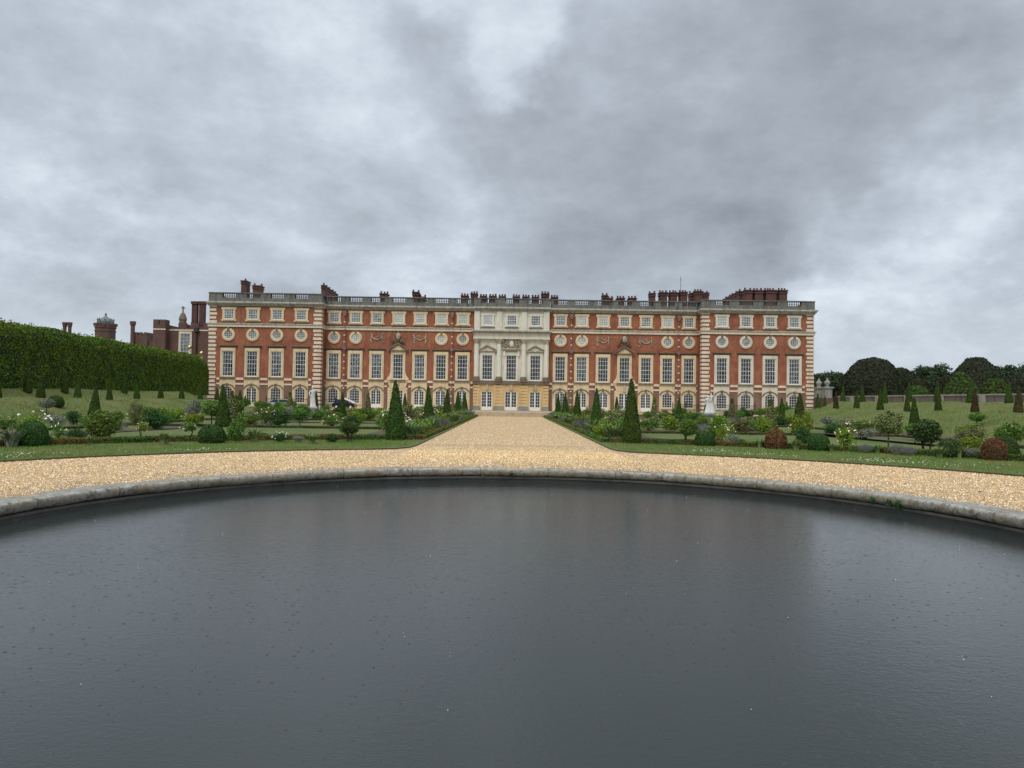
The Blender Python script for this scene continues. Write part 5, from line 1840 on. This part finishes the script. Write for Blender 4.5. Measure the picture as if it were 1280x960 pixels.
def crenels(mb, x0, x1, y0, y1, z, h, w, gap, side=True):
    x = x0
    while x < x1 - 0.1:
        xe = min(x + w, x1)
        mb.box(x, xe, y0, y0 + 0.5, z, z + h)
        x += w + gap
    if side:
        yy = y0 + w + gap
        while yy < y1 - 0.1:
            mb.box(x1 - 0.5, x1, yy, min(yy + w, y1), z, z + h)
            mb.box(x0, x0 + 0.5, yy, min(yy + w, y1), z, z + h)
            yy += w + gap


# the older brick range beside the palace
TB = 124.0
a, b, c, d_ = W(196, 399, TB), W(262, 404, TB), W(211, 412, TB), W(226, 440, TB)
tud = empty('old_brick_range', ((a.x + b.x) / 2, TB, 0))
tag(tud, 'older battlemented brown brick range beside the palace, with one tall white window', 'building')


def tp(mb, name, mat, par=None):
    o = mb.build(name, mat, par or tud)
    if par is None:
        o.location = (-(a.x + b.x) / 2, -TB, 0)
    return o


zt = a.z - 0.9
mb = MB()
mb.box(c.x, b.x + 3, TB, TB + 16, 0.2, zt - 0.5)
crenels(mb, c.x + 1.6, b.x + 3, TB, TB + 16, zt - 0.497, 0.85, 1.3, 0.8)
tp(mb, 'wall', 'brick_old')
mb = MB()
mb.box(a.x, c.x - 0.01, TB - 1.2, TB + 5, 0.2, zt - 0.05)
mb.box(a.x, a.x + 0.9, TB - 1.2, TB + 0.3, zt - 0.047, zt + 0.75)
mb.box(c.x - 1.0, c.x - 0.01, TB - 1.2, TB + 0.3, zt - 0.047, zt + 0.75)
tp(mb, 'corner_tower', 'brick_old')
mb = MB()
sz = W(230, 412.7, TB).z
mb.box(a.x - 0.05, c.x + 0.04, TB - 1.27, TB - 1.201, sz - 0.1, sz + 0.1)
mb.box(c.x + 0.045, b.x + 3, TB - 0.07, TB - 0.001, sz - 0.1, sz + 0.1)
tp(mb, 'string_course', 'band')
w0, w1 = W(226, 417, TB), W(238, 441, TB)
mb = MB()
mb.ring(rect(w0.x - 0.25, w1.x + 0.25, w1.z - 1.2, w0.z + 0.35), rect(w0.x, w1.x, w1.z - 1.0, w0.z), TB - 0.2, TB)
wn_ = tp(mb, 'tall_window', 'band')
mb = MB()
sash(mb, w0.x, w1.x, w1.z - 1.0, w0.z, 3, 7, y=0)
for i, q in enumerate(mb.v):
    mb.v[i] = (q[0], q[1] + TB - 0.11, q[2])
tp(mb, 'sash', 'sash', wn_)
mb = MB()
mb.add([(w0.x, TB - 0.03, w1.z - 1), (w1.x, TB - 0.03, w1.z - 1), (w1.x, TB - 0.03, w0.z), (w0.x, TB - 0.03, w0.z)], [(0, 1, 2, 3)])
tp(mb, 'pane', 'pane_mid', wn_)
dp = W(246, 420, TB)
mb = MB()
mb.tube([(dp.x, TB - 0.2, 2), (dp.x, TB - 0.2, W(246, 415, TB).z)], 0.12, 6)
mb.box(dp.x - 0.35, dp.x + 0.35, TB - 0.5, TB - 0.01, W(246, 415, TB).z, W(246, 413.5, TB).z + 0.5)
tp(mb, 'downpipe', 'iron')
# stone cupola with a cross finial behind the battlements
q = W(228.5, 404, TB + 4)
mb = MB()
r = 4.9 * (TB + 4) / FPX
zz = q.z - 0.8
hh = W(228.5, 388.5, TB + 4).z - zz
mb.lathe([(r * 0.92, zz - 1.0), (r * 0.92, zz + 0.45 * hh), (r * 1.08, zz + 0.47 * hh), (r * 0.95, zz + 0.60 * hh), (r * 0.6, zz + 0.80 * hh), (r * 0.2, zz + 0.92 * hh), (r * 0.16, zz + hh), (0, zz + hh)], 8, (q.x, TB + 4))
zt2 = zz + hh
mb.box(q.x - 0.09, q.x + 0.09, TB + 3.92, TB + 4.08, zt2, zt2 + 0.8)
mb.box(q.x - 0.32, q.x + 0.32, TB + 3.93, TB + 4.07, zt2 + 0.4, zt2 + 0.6)
tp(mb, 'stone_cupola', 'hood')
for px in (244.3, 253.5):
    q = W(px, 377, TB + 6)
    mb = MB()
    mb.box(q.x - 0.46, q.x + 0.46, TB + 5.6, TB + 6.4, zt - 2, q.z - 0.5)
    mb.box(q.x - 0.57, q.x + 0.57, TB + 5.45, TB + 6.55, q.z - 0.497, q.z)
    mb.box(q.x - 0.53, q.x + 0.53, TB + 5.5, TB + 6.5, zt + 0.6, zt + 1.0)
    tp(mb, 'chimney', 'brick_chim')

# octagonal tower with a leaded crown
TY = 172.0
q0, q1, qt, qf = W(119.5, 423, TY), W(143.5, 423, TY), W(131, 407.5, TY), W(131, 388.5, TY)
tw = empty('octagonal_tower', ((q0.x + q1.x) / 2, TY, 0))
tag(tw, 'round-topped octagonal brick tower with a lead crown and finial, seen over the hedge', 'tower')
r = (q1.x - q0.x) / 2
mb = MB()
mb.lathe([(r, 0), (r, qt.z - 1.4), (r * 1.05, qt.z - 1.35), (r * 1.05, qt.z - 1.1), (r, qt.z - 1.05), (r, qt.z - 0.6), (r * 1.07, qt.z - 0.5), (r * 1.07, qt.z), (0.1, qt.z)], 8)
for k in range(16):
    t = 2 * math.pi * k / 16
    mb.box(r * 0.98 * math.cos(t) - 0.25, r * 0.98 * math.cos(t) + 0.25, r * 0.98 * math.sin(t) - 0.25, r * 0.98 * math.sin(t) + 0.25, qt.z + 0.002, qt.z + 0.55)
mb.build('wall', 'brick_old', tw)
mb = MB()
hh = qf.z - qt.z
mb.lathe([(r * 0.72, qt.z), (r * 0.74, qt.z + hh * 0.30), (r * 0.5, qt.z + hh * 0.48), (r * 0.16, qt.z + hh * 0.62), (r * 0.09, qt.z + hh * 0.72), (r * 0.13, qt.z + hh * 0.78), (0.04, qt.z + hh * 0.86), (0.0, qt.z + hh)], 8)
for k in range(8):
    t = 2 * math.pi * (k + .5) / 8
    x, y = r * 0.74 * math.cos(t), r * 0.74 * math.sin(t)
    mb.lathe([(0.2, qt.z), (0.16, qt.z + hh * 0.36), (0.26, qt.z + hh * 0.40), (0.0, qt.z + hh * 0.54)], 6, (x, y))
mb.build('crown', 'lead', tw)

# twin chimney and the small turret beyond the hedge
def stack(px0, px1, pt, yd, label, n=2):
    s0, s1, t_ = W(px0, pt, yd), W(px1, pt, yd), W(px0, pt, yd)
    e = empty('chimney_stack', ((s0.x + s1.x) / 2, yd, 0))
    tag(e, label, 'chimney')
    hw = (s1.x - s0.x) / 2
    mb = MB()
    wd = hw * 2 / n
    for k in range(n):
        cx = -hw + wd * (k + 0.5)
        mb.lathe([(wd * 0.34, 0), (wd * 0.34, t_.z - 1.0), (wd * 0.40, t_.z - 0.9), (wd * 0.44, t_.z - 0.45), (wd * 0.5, t_.z - 0.4), (wd * 0.5, t_.z), (0.05, t_.z)], 8, (cx, 0))
    mb.build('shaft', 'brick_old', e)
    MB().box(-hw - 0.1, hw + 0.1, -0.6, 0.6, -0.1, t_.z - 3.2).build('base', 'brick_old', e)


stack(78, 90.5, 402.8, 150, 'twin octagonal brick chimney standing alone above the tall hedge')
YD = 150.0
s0, s1 = W(171.5, 420, YD), W(187, 420, YD)
e = empty('battlemented_turret', ((s0.x + s1.x) / 2, YD, 0))
tag(e, 'small battlemented brick turret with one tall thin chimney, above the hedge end', 'turret')
hw = (s1.x - s0.x) / 2
zt_ = W(180, 419.5, YD).z
mb = MB()
mb.box(-hw, hw, -1, 3, 0, zt_)
crenels(mb, -hw, hw, -1, 3, zt_ + 0.002, 0.6, 0.5, 0.42)
mb.box(hw + 0.01, hw + 1.6, -0.5, 3, 0, W(192, 427, YD).z)
mb.build('wall', 'brick_old', e)
ct = W(170, 402.5, YD)
mb = MB()
cx = ct.x - (s0.x + s1.x) / 2
mb.lathe([(0.42, 0), (0.42, ct.z - 0.9), (0.52, ct.z - 0.8), (0.6, ct.z - 0.5), (0.6, ct.z), (0.05, ct.z)], 8, (cx, -1.2))
mb.build('chimney', 'brick_old', e)

# gilded balls on posts behind the end of the hedge
for px, py in ((237.3, 434.0), (252.2, 441.5)):
    yd = 108.0
    q = W(px, py, yd)
    e = empty('gilded_ball_post', (q.x, yd, 0.3))
    tag(e, 'gilded ball finial on a slim post, ' + ('the higher one above the hedge' if px < 245 else 'the lower one beside the palace'), 'finial', 'gilded ball finials')
    MB().lathe([(0.12, 0), (0.09, q.z - 1.35), (0.2, q.z - 1.3), (0.14, q.z - 1.1), (0.22, q.z - 0.7)], 10).build('post', 'sash', e)
    MB().blob((0, 0, q.z - 0.3), 0.30, 14, 10).build('ball', 'gold', e, smooth=True)

# ------------------------------------------------------------------ statues
def figure(name, joints, bones, radii, mat, parent, levels=1):
    """one continuous body grown over a skeleton"""
    me = bpy.data.meshes.new(name)
    me.from_pydata(joints, bones, [])
    me.materials.append(M[mat])
    o = bpy.data.objects.new(name, me)
    COL.objects.link(o)
    o.parent = parent
    md = o.modifiers.new('skin', 'SKIN')
    sv_ = me.skin_vertices[0].data if len(me.skin_vertices) else None
    if sv_ is None:
        bm = bmesh.new()
        bm.from_mesh(me)
        bm.verts.layers.skin.verify()
        bm.to_mesh(me)
        bm.free()
        sv_ = me.skin_vertices[0].data
    for i, r_ in enumerate(radii):
        rx, ry = (r_ if isinstance(r_, tuple) else (r_, r_))
        sv_[i].radius = (rx, ry)
    sv_[0].use_root = True
    md.use_smooth_shade = True
    sb = o.modifiers.new('smooth', 'SUBSURF')
    sb.levels = sb.render_levels = levels
    return o


def standing(mat, parent, off=(0, 0, 0), mirror=1, arm_up=True, h=1.84):
    s = h / 1.84
    J = [(0, 0, .98), (.02, 0, 1.16), (.01, 0, 1.36), (0, -.01, 1.50), (0, -.01, 1.57), (.01, -.03, 1.66), (.01, -.03, 1.78),
         (-.11, .02, .90), (-.13, -.04, .50), (-.12, .04, .08), (-.13, -.10, .03),
         (.10, .02, .92), (.11, -.0, .50), (.09, .04, .08), (.10, -.10, .03),
         (-.19, 0, 1.43), (-.30, -.05, 1.20), (-.20, -.20, 1.02), (-.15, -.25, .98)]
    J += [(.19, 0, 1.43), (.33, -.06, 1.28), (.24, -.22, 1.40), (.20, -.27, 1.46)] if arm_up else [(.19, 0, 1.43), (.26, .04, 1.16), (.22, -.06, .92), (.21, -.08, .84)]
    E = [(0, 1), (1, 2), (2, 3), (3, 4), (4, 5), (5, 6), (0, 7), (7, 8), (8, 9), (9, 10), (0, 11), (11, 12), (12, 13), (13, 14), (2, 15), (15, 16), (16, 17), (17, 18), (2, 19), (19, 20), (20, 21), (21, 22)]
    Rr = [(.155, .12), (.13, .10), (.16, .11), (.07, .07), (.058, .06), (.085, .10), (.055, .06), (.095, .095), (.062, .065), (.042, .05), (.04, .05), (.095, .095), (.062, .065), (.042, .05), (.04, .05),
          .062, .045, .034, .035, .062, .045, .034, .035]
    J = [(off[0] + mirror * x * s, off[1] + y * s, off[2] + z * s) for x, y, z in J]
    Rr = [tuple(q * s for q in (r_ if isinstance(r_, tuple) else (r_, r_))) for r_ in Rr]
    return figure('body', J, E, Rr, mat, parent)


def drape(parent, off, top, r0, r1, tilt=0.06):
    """folds of marble cloth hanging from the hips"""
    mb = MB()
    n_, m_ = 36, 9
    v = []
    for i in range(m_):
        t = i / (m_ - 1)
        for k in range(n_):
            a = 2 * math.pi * k / n_
            fold = 1 + 0.13 * math.sin(a * 7 + t * 2.2) * (0.3 + t) + 0.06 * math.sin(a * 13)
            r_ = (r0 + (r1 - r0) * t) * fold
            v.append((off[0] + r_ * math.cos(a) + tilt * t, off[1] + 0.8 * r_ * math.sin(a), off[2] + top * (1 - t) + 0.02 + 0.05 * math.sin(a + 1) * (1 - t)))
    f = [(i * n_ + k, (i + 1) * n_ + k, (i + 1) * n_ + (k + 1) % n_, i * n_ + (k + 1) % n_) for i in range(m_ - 1) for k in range(n_)]
    mb.add(v, f)
    return mb.build('drapery', 'marble', parent, smooth=True)


def pedestal(label, x, y, h, name):
    e = empty(name, (x, y, GRASS_Z))
    tag(e, label, 'pedestal', 'statue pedestals')
    mb = MB()
    mb.box(-0.62, 0.62, -0.62, 0.62, 0, 0.22)
    mb.box(-0.54, 0.54, -0.54, 0.54, 0.223, 0.32)
    mb.box(-0.46, 0.46, -0.46, 0.46, 0.323, h - 0.18)
    mb.box(-0.60, 0.60, -0.60, 0.60, h - 0.177, h)
    e.scale = (0.8, 0.8, 1)
    mb.build('block', 'plinth', e)
    return h + GRASS_Z


for s in (-1, 1):
    x = -17.55 if s < 0 else 17.45
    zt_ = pedestal(f'square grey stone pedestal carrying the {"slender" if s < 0 else "paired"} white statue', x, 65, 1.0, 'pedestal')
    e = empty('statue', (x, 65, zt_ + 0.002), 0.25 if s < 0 else -0.15)
    tag(e, 'slender white marble statue of a draped standing figure, on the tall-hedge side' if s < 0 else 'white marble statue of two entwined figures, on the low-wall side', 'statue', 'white marble statues')
    MB().box(-0.42, 0.42, -0.40, 0.40, 0, 0.08).build('base', 'marble', e)
    if s < 0:
        standing('marble', e, (0, 0, 0.07), 1, True, 1.80)
        drape(e, (0, 0.02, 0.08), 0.98, 0.17, 0.22)
        MB().blob((0.01, 0.02, 1.78), (0.105, 0.125, 0.11), 10, 8, 0.06).build('hair', 'marble', e, smooth=True)
    else:
        standing('marble', e, (-0.10, 0.0, 0.07), -1, False, 1.55)
        o2 = standing('marble', e, (0.18, -0.05, 0.32), 1, True, 1.55)
        drape(e, (0.08, 0.05, 0.08), 0.85, 0.26, 0.42, 0.0)
        MB().blob((0.05, 0.12, 0.35), (0.34, 0.28, 0.36), 10, 8, 0.15).build('rock', 'marble', e, smooth=True)

# ------------------------------------------------------------------ vehicles and railings on the terrace
M['car_silver'] = mat_plain('silver_car_paint', (0.50, 0.53, 0.57), 0.25, 0.3, 0.03)
M['car_black'] = mat_plain('black_car_paint', (0.012, 0.012, 0.014), 0.2, 0.0, 0.1)
M['car_glass'] = mat_plain('blue_tinted_glass', (0.035, 0.055, 0.11), 0.05, 0.0, 0.1)
M['rubber'] = mat_plain('tyre_rubber', (0.02, 0.02, 0.02), 0.8)
M['lamp_glass'] = mat_plain('lamp_glass', (0.7, 0.7, 0.72), 0.1)
M['white_panel'] = mat_plain('white_panel', (0.80, 0.81, 0.84), 0.3, 0, 0.03)


def car(x, y, paint, rz, label, lidded=False):
    e = empty('parked_car', (x, y, T_Z), rz)
    tag(e, label, 'car', 'cars parked on the palace terrace')
    L = 2.2
    low = [(-L, 0.32), (L, 0.30), (L + 0.03, 0.62), (L - 0.12, 0.82), (1.15, 0.95), (-1.75, 0.98), (-L, 0.86), (-L - 0.05, 0.6)]
    mb = MB()
    mb.prism(low, -0.86, 0.86)
    mb.build('body', paint, e)
    cab = [(-1.85, 0.982), (1.05, 0.952), (0.35, 1.42), (-0.2, 1.49), (-1.2, 1.47), (-1.6, 1.36)]
    mb = MB()
    mb.prism(cab, -0.74, 0.74)
    mb.build('cabin_glass', 'car_glass', e)
    mb = MB()
    mb.prism([(-1.62, 1.375), (0.36, 1.425), (-0.2, 1.51), (-1.2, 1.50)], -0.755, 0.755)
    for xa, xb in ((0.36, 1.06), (-0.42, -0.36), (-1.62, -1.84)):
        for sy in (-1, 1):
            mb.tube([(xa, sy * 0.745, 1.42), (xb, sy * 0.77, 0.97)], 0.045, 5)
    mb.build('roof', paint, e)
    for wx in (-1.38, 1.36):
        for sy in (-1, 1):
            mb = MB()
            mb.lathe([(0.05, -0.1), (0.31, -0.1), (0.33, -0.06), (0.33, 0.06), (0.31, 0.1), (0.05, 0.1)], 20)
            mb.v = [(wx + q[0], sy * 0.80 + q[2], 0.33 + q[1]) for q in mb.v]
            wh = mb.build('wheel', 'rubber', e)
            mb = MB()
            mb.lathe([(0.0, 0.112), (0.2, 0.105), (0.21, 0.09)], 14)
            mb.v = [(wx + q[0], sy * (0.80 + q[2]), 0.33 + q[1]) for q in mb.v]
            mb.build('rim', 'lamp_glass', wh)
    for sy in (-1, 1):
        MB().blob((L - 0.05, sy * 0.62, 0.68), (0.08, 0.16, 0.09), 8, 6).build('headlight', 'lamp_glass', e)
        MB().blob((-L, sy * 0.66, 0.74), (0.06, 0.12, 0.09), 8, 6).build('tail_light', 'red_dome', e)
    if lidded:
        mb = MB()
        mb.prism([(-0.2, 1.62), (2.05, 0.90), (2.10, 1.02), (-0.1, 1.78)], -0.7, 0.7)
        mb.build('slanting_panel', 'white_panel', e)
    return e


q = W(345, 505, 98.5)
cs = car(q.x + 0.2, 98.5, 'car_silver', math.pi, 'pale silver car with blue-tinted glass parked under the palace pavilion windows')
cs.scale = (0.9, 0.9, 0.8)
q = W(431, 505, 98.0)
cb = car(q.x, 98.0, 'car_black', 0.0, 'black vehicle with a white slanting panel on the terrace', True)
cb.scale = (0.68, 0.9, 0.85)


def railing(x0, x1, y, label):
    e = empty('iron_railing', ((x0 + x1) / 2, y, T_Z))
    tag(e, label, 'railing', 'black iron railings below the palace windows')
    hw = (x1 - x0) / 2
    mb = MB()
    mb.box(-hw, hw, -0.025, 0.025, 1.15, 1.20)
    mb.box(-hw, hw, -0.02, 0.02, 0.12, 0.16)
    x = -hw
    while x < hw:
        mb.box(x, x + 0.028, -0.014, 0.014, 0.0, 1.3)
        x += 0.17
    mb.build('bars', 'iron', e)
    for x in (-hw, 0, hw):
        mb = MB()
        mb.box(x - 0.05, x + 0.05, -0.05, 0.05, 0, 1.42)
        mb.blob((x, 0, 1.47), 0.075, 8, 6)
        mb.build('post', 'iron', e)


for s in (-1, 1):
    for xa, xb, w_ in ((22.9, 26.6, 'beside the pavilion corner'), (28.2, 34.0, 'before the first two pavilion windows')):
        x0, x1 = sorted((s * xa, s * xb))
        railing(x0, x1, 102.4 if xa > 27 else 104.0, f'black iron railing {w_}, {SIDE[s]}')

# ------------------------------------------------------------------ small things
# weeds rooted in the kerb joints
for i, (px, py, f) in enumerate(((1100, 632, 1.0), (1085, 631, 0.6), (1064, 628, 0.5), (640, 599.5, 0.45), (655, 599.8, 0.4))):
    p = G(px, py, -0.1)
    c_ = Vector((p.x, p.y)) - Vector((PC.x, PC.y))
    c_ = c_.normalized() * (R_IN + 0.02)
    mb = MB()
    P, N = cloud_pts(int(150 * f) + 40, (0.26 * f, 0.14 * f, 0.13 * f), (0, 0, 0.0), 0.1)
    mb.leaves(P, N, 0.026, 0, 0.9)
    for k in range(int(16 * f)):
        a = random.uniform(0, 6.28)
        mb.tube([(0, 0, 0), (0.1 * f * math.cos(a), 0.08 * f * math.sin(a), 0.14 * f)], [0.006, 0.002], 4)
    o = mb.build('kerb_weed', 'dark')
    o.location = (PC.x + c_.x, PC.y + c_.y, -0.06 - 0.05 * f)
    tag(o, ('biggest leafy green weed tuft growing from the pond kerb', 'small weed tuft close beside the biggest one on the kerb', 'thin weed tuft on the kerb, towards the gravel path from the biggest',
            'tiny dark weed at the middle of the far pond kerb', 'second tiny dark weed at the middle of the far kerb')[i], 'weed', 'weeds on the pond kerb')
# dead leaves on the gravel and the kerb
for i, (px, py, w_) in enumerate(((1131, 605.5, 0.14), (1138, 621, 0.10), (1225, 614.5, 0.13), (1018, 594.5, 0.10), (733, 574, 0.12), (800, 580, 0.09), (90, 577, 0.10), (217, 589.5, 0.10), (905, 577, 0.09))):
    p = G(px, py, 0.01)
    mb = MB()
    pts = [(-.5, 0, .012), (-.2, .22, .05), (.2, .2, .03), (.55, 0, .015), (.2, -.2, .05), (-.2, -.22, .02)]
    v = [(x * w_, y * w_, z * w_ * 2 + 0.003) for x, y, z in pts]
    mb.add(v + [(x, y, z + 0.006) for x, y, z in v], [(5, 4, 3, 2, 1, 0), (6, 7, 8, 9, 10, 11)] + [(k, (k + 1) % 6, 6 + (k + 1) % 6, 6 + k) for k in range(6)])
    on_kerb = i == 1
    o = mb.build('dead_leaf', 'bark')
    o.location = (p.x, p.y, 0.055 if on_kerb else 0.006)
    o.rotation_euler = (0, 0, random.uniform(0, 3))
    tag(o, ('dark dead leaf on the gravel straight behind the weed tufts', 'dark dead leaf lying on top of the pale kerb stone', 'dark dead leaf on the gravel nearest the low-wall end of the lawn strip',
            'dark dead leaf on the gravel before the russet dome', 'dead leaf in the middle of the path mouth', 'dead leaf on the gravel near the low-wall lawn corner', 'dead leaf below the tall-hedge end of the lawn strip',
            'dead leaf midway along the gravel on the tall-hedge side', 'dead leaf by the lawn strip beyond its corner on the low-wall side')[i], 'leaf', 'dead leaves on the gravel')

# grass blades along the mown strips, and daisies
def strip_pts(n_, r0, r1):
    t = RNG.uniform(R(14), R(166), n_)
    r_ = np.sqrt(RNG.uniform(r0 * r0, r1 * r1, n_))
    x, y = PC.x + r_ * np.cos(t), PC.y + r_ * np.sin(t)
    k = np.abs(x) > np.where(y < 28.8, 4.9, 4.15)
    return x[k], y[k]


x, y = strip_pts(90000, R_LAWN + 0.0, 22.6)
n_ = len(x)
hgt = RNG.uniform(0.02, 0.075, n_)
a = RNG.uniform(0, 6.28, n_)
wd = 0.009
V = np.stack([np.stack([x - wd * np.cos(a), y - wd * np.sin(a), np.full(n_, 0.045)], 1), np.stack([x + wd * np.cos(a), y + wd * np.sin(a), np.full(n_, 0.045)], 1),
              np.stack([x + RNG.normal(0, .018, n_), y + RNG.normal(0, .018, n_), 0.05 + hgt], 1)], 1).reshape(-1, 3)
mb = MB()
mb.v = list(map(tuple, V.tolist()))
mb.f = (np.arange(n_)[:, None] * 3 + np.arange(3)[None, :]).tolist()
mb.m = [0] * n_
setting(mb.build('grass', 'blade'), 'stuff')
mb = MB()
for px, py, sx, sy, k in ((288, 565, 30, 2.2, 90), (268, 563, 24, 1.5, 40), (880, 563.5, 26, 1.6, 70), (920, 567, 26, 1.6, 50), (1115, 577, 26, 1.8, 60), (1085, 574.5, 20, 1.4, 30), (190, 568, 20, 2, 25), (12, 574, 14, 3, 30), (960, 571, 40, 2, 30), (1200, 583, 40, 3, 30), (30, 567, 30, 2, 25)):
    for j in range(k):
        p = G(px + random.gauss(0, sx), py + random.gauss(0, sy), 0.1)
        d = math.hypot(p.x, p.y - PC.y)
        if d < R_LAWN + 0.1 or d > 22.5:
            continue
        mb.add([(p.x + 0.022 * math.cos(q_), p.y + 0.022 * math.sin(q_), 0.108 + 0.006 * (q_ % 2)) for q_ in (0, 1.05, 2.1, 3.14, 4.2, 5.24)], [(0, 1, 2, 3, 4, 5)])
setting(mb.build('daisies', 'petal_white'), 'stuff')
# longer grass of the banks
n_ = 70000
ax = np.where(RNG.random(n_) < 0.72, RNG.uniform(28.0, 32.3, n_), RNG.uniform(34.8, 36.8, n_))
y = RNG.uniform(27, 84, n_)
sg = np.where(RNG.random(n_) < 0.5, -1.0, 1.0)
z = np.array([bank_z(a_, b_) for a_, b_ in zip((ax * sg).tolist(), y.tolist())])
hgt = RNG.uniform(0.04, 0.13, n_) * (0.6 + 0.7 * (np.sin(y * 1.3 + ax * 2) > 0.1))
a = RNG.uniform(0, 6.28, n_)
wd = 0.016
x = ax * sg
V = np.stack([np.stack([x - wd * np.cos(a), y - wd * np.sin(a), z - 0.02], 1), np.stack([x + wd * np.cos(a), y + wd * np.sin(a), z - 0.02], 1),
              np.stack([x + RNG.normal(0, .05, n_), y + RNG.normal(0, .05, n_), z + hgt], 1)], 1).reshape(-1, 3)
mb = MB()
mb.v = list(map(tuple, V.tolist()))
mb.f = (np.arange(n_)[:, None] * 3 + np.arange(3)[None, :]).tolist()
mb.m = [0] * n_
setting(mb.build('bank_grass', 'blade'), 'stuff')

# loose stones standing proud of the gravel
n_ = 190000
t = RNG.uniform(R(8), R(172), n_)
r_ = np.sqrt(RNG.uniform(R_BACK ** 2, R_LAWN ** 2, n_))
x, y = PC.x + r_ * np.cos(t), PC.y + r_ * np.sin(t)
k = 105000
x[:k] = RNG.uniform(-3.85, 3.85, k)
u_ = RNG.random(k)
y[:k] = 27.2 + 61.8 * u_ ** 1.9 - np.abs(RNG.normal(0, 2.2, k)) * (u_ < 0.25)
s_ = RNG.uniform(0.007, 0.016, n_) * np.where(RNG.random(n_) < 0.08, 1.5, 1.0)
a = RNG.uniform(0, 6.28, n_)
ca, sa = np.cos(a), np.sin(a)
rx, ry = s_, s_ * RNG.uniform(0.6, 1.0, n_)
z0 = np.full(n_, 0.0)
pts = []
for ux, uy, uz in ((1, 0, 0), (0, 1, 0), (-1, 0, 0), (0, -1, 0), (0.5, 0.2, 0.95), (-0.5, -0.1, 0.8)):
    pts.append(np.stack([x + ux * rx * ca - uy * ry * sa, y + ux * rx * sa + uy * ry * ca, z0 + uz * s_ * 0.9], 1))
V = np.stack(pts, 1).reshape(-1, 3)
o6 = np.arange(n_)[:, None] * 6
F = []
for q_ in ((0, 1, 4), (1, 2, 5, 4), (2, 3, 5), (3, 0, 4, 5)):
    F += (o6 + np.array(q_)[None, :]).tolist()
mb = MB()
mb.v = list(map(tuple, V.tolist()))
mb.f = F
mb.m = [0] * len(F)
setting(mb.build('gravel_stones', 'pebble'), 'stuff')

# rain splashes on the pond
M['splash'] = mat_plain('splash_water', (0.75, 0.78, 0.80), 0.08, 0, 0.02)
mb = MB()
for k in range(70):
    rr = (R_IN - 0.3) * math.sqrt(random.random())
    t = random.uniform(0, 6.28)
    x, y = PC.x + rr * math.cos(t), PC.y + rr * math.sin(t)
    if y < 3:
        continue
    s_ = random.uniform(0.003, 0.007)
    mb.blob((x, y, WATER_Z + random.uniform(0.006, 0.03)), s_, 6, 4)
    if random.random() < 0.4:
        mb.blob((x + random.uniform(-.02, .02), y + random.uniform(-.02, .02), WATER_Z + 0.05), s_ * 0.6, 5, 4)
setting(mb.build('rain_splashes', 'splash', smooth=True), 'stuff')

finish_labels()
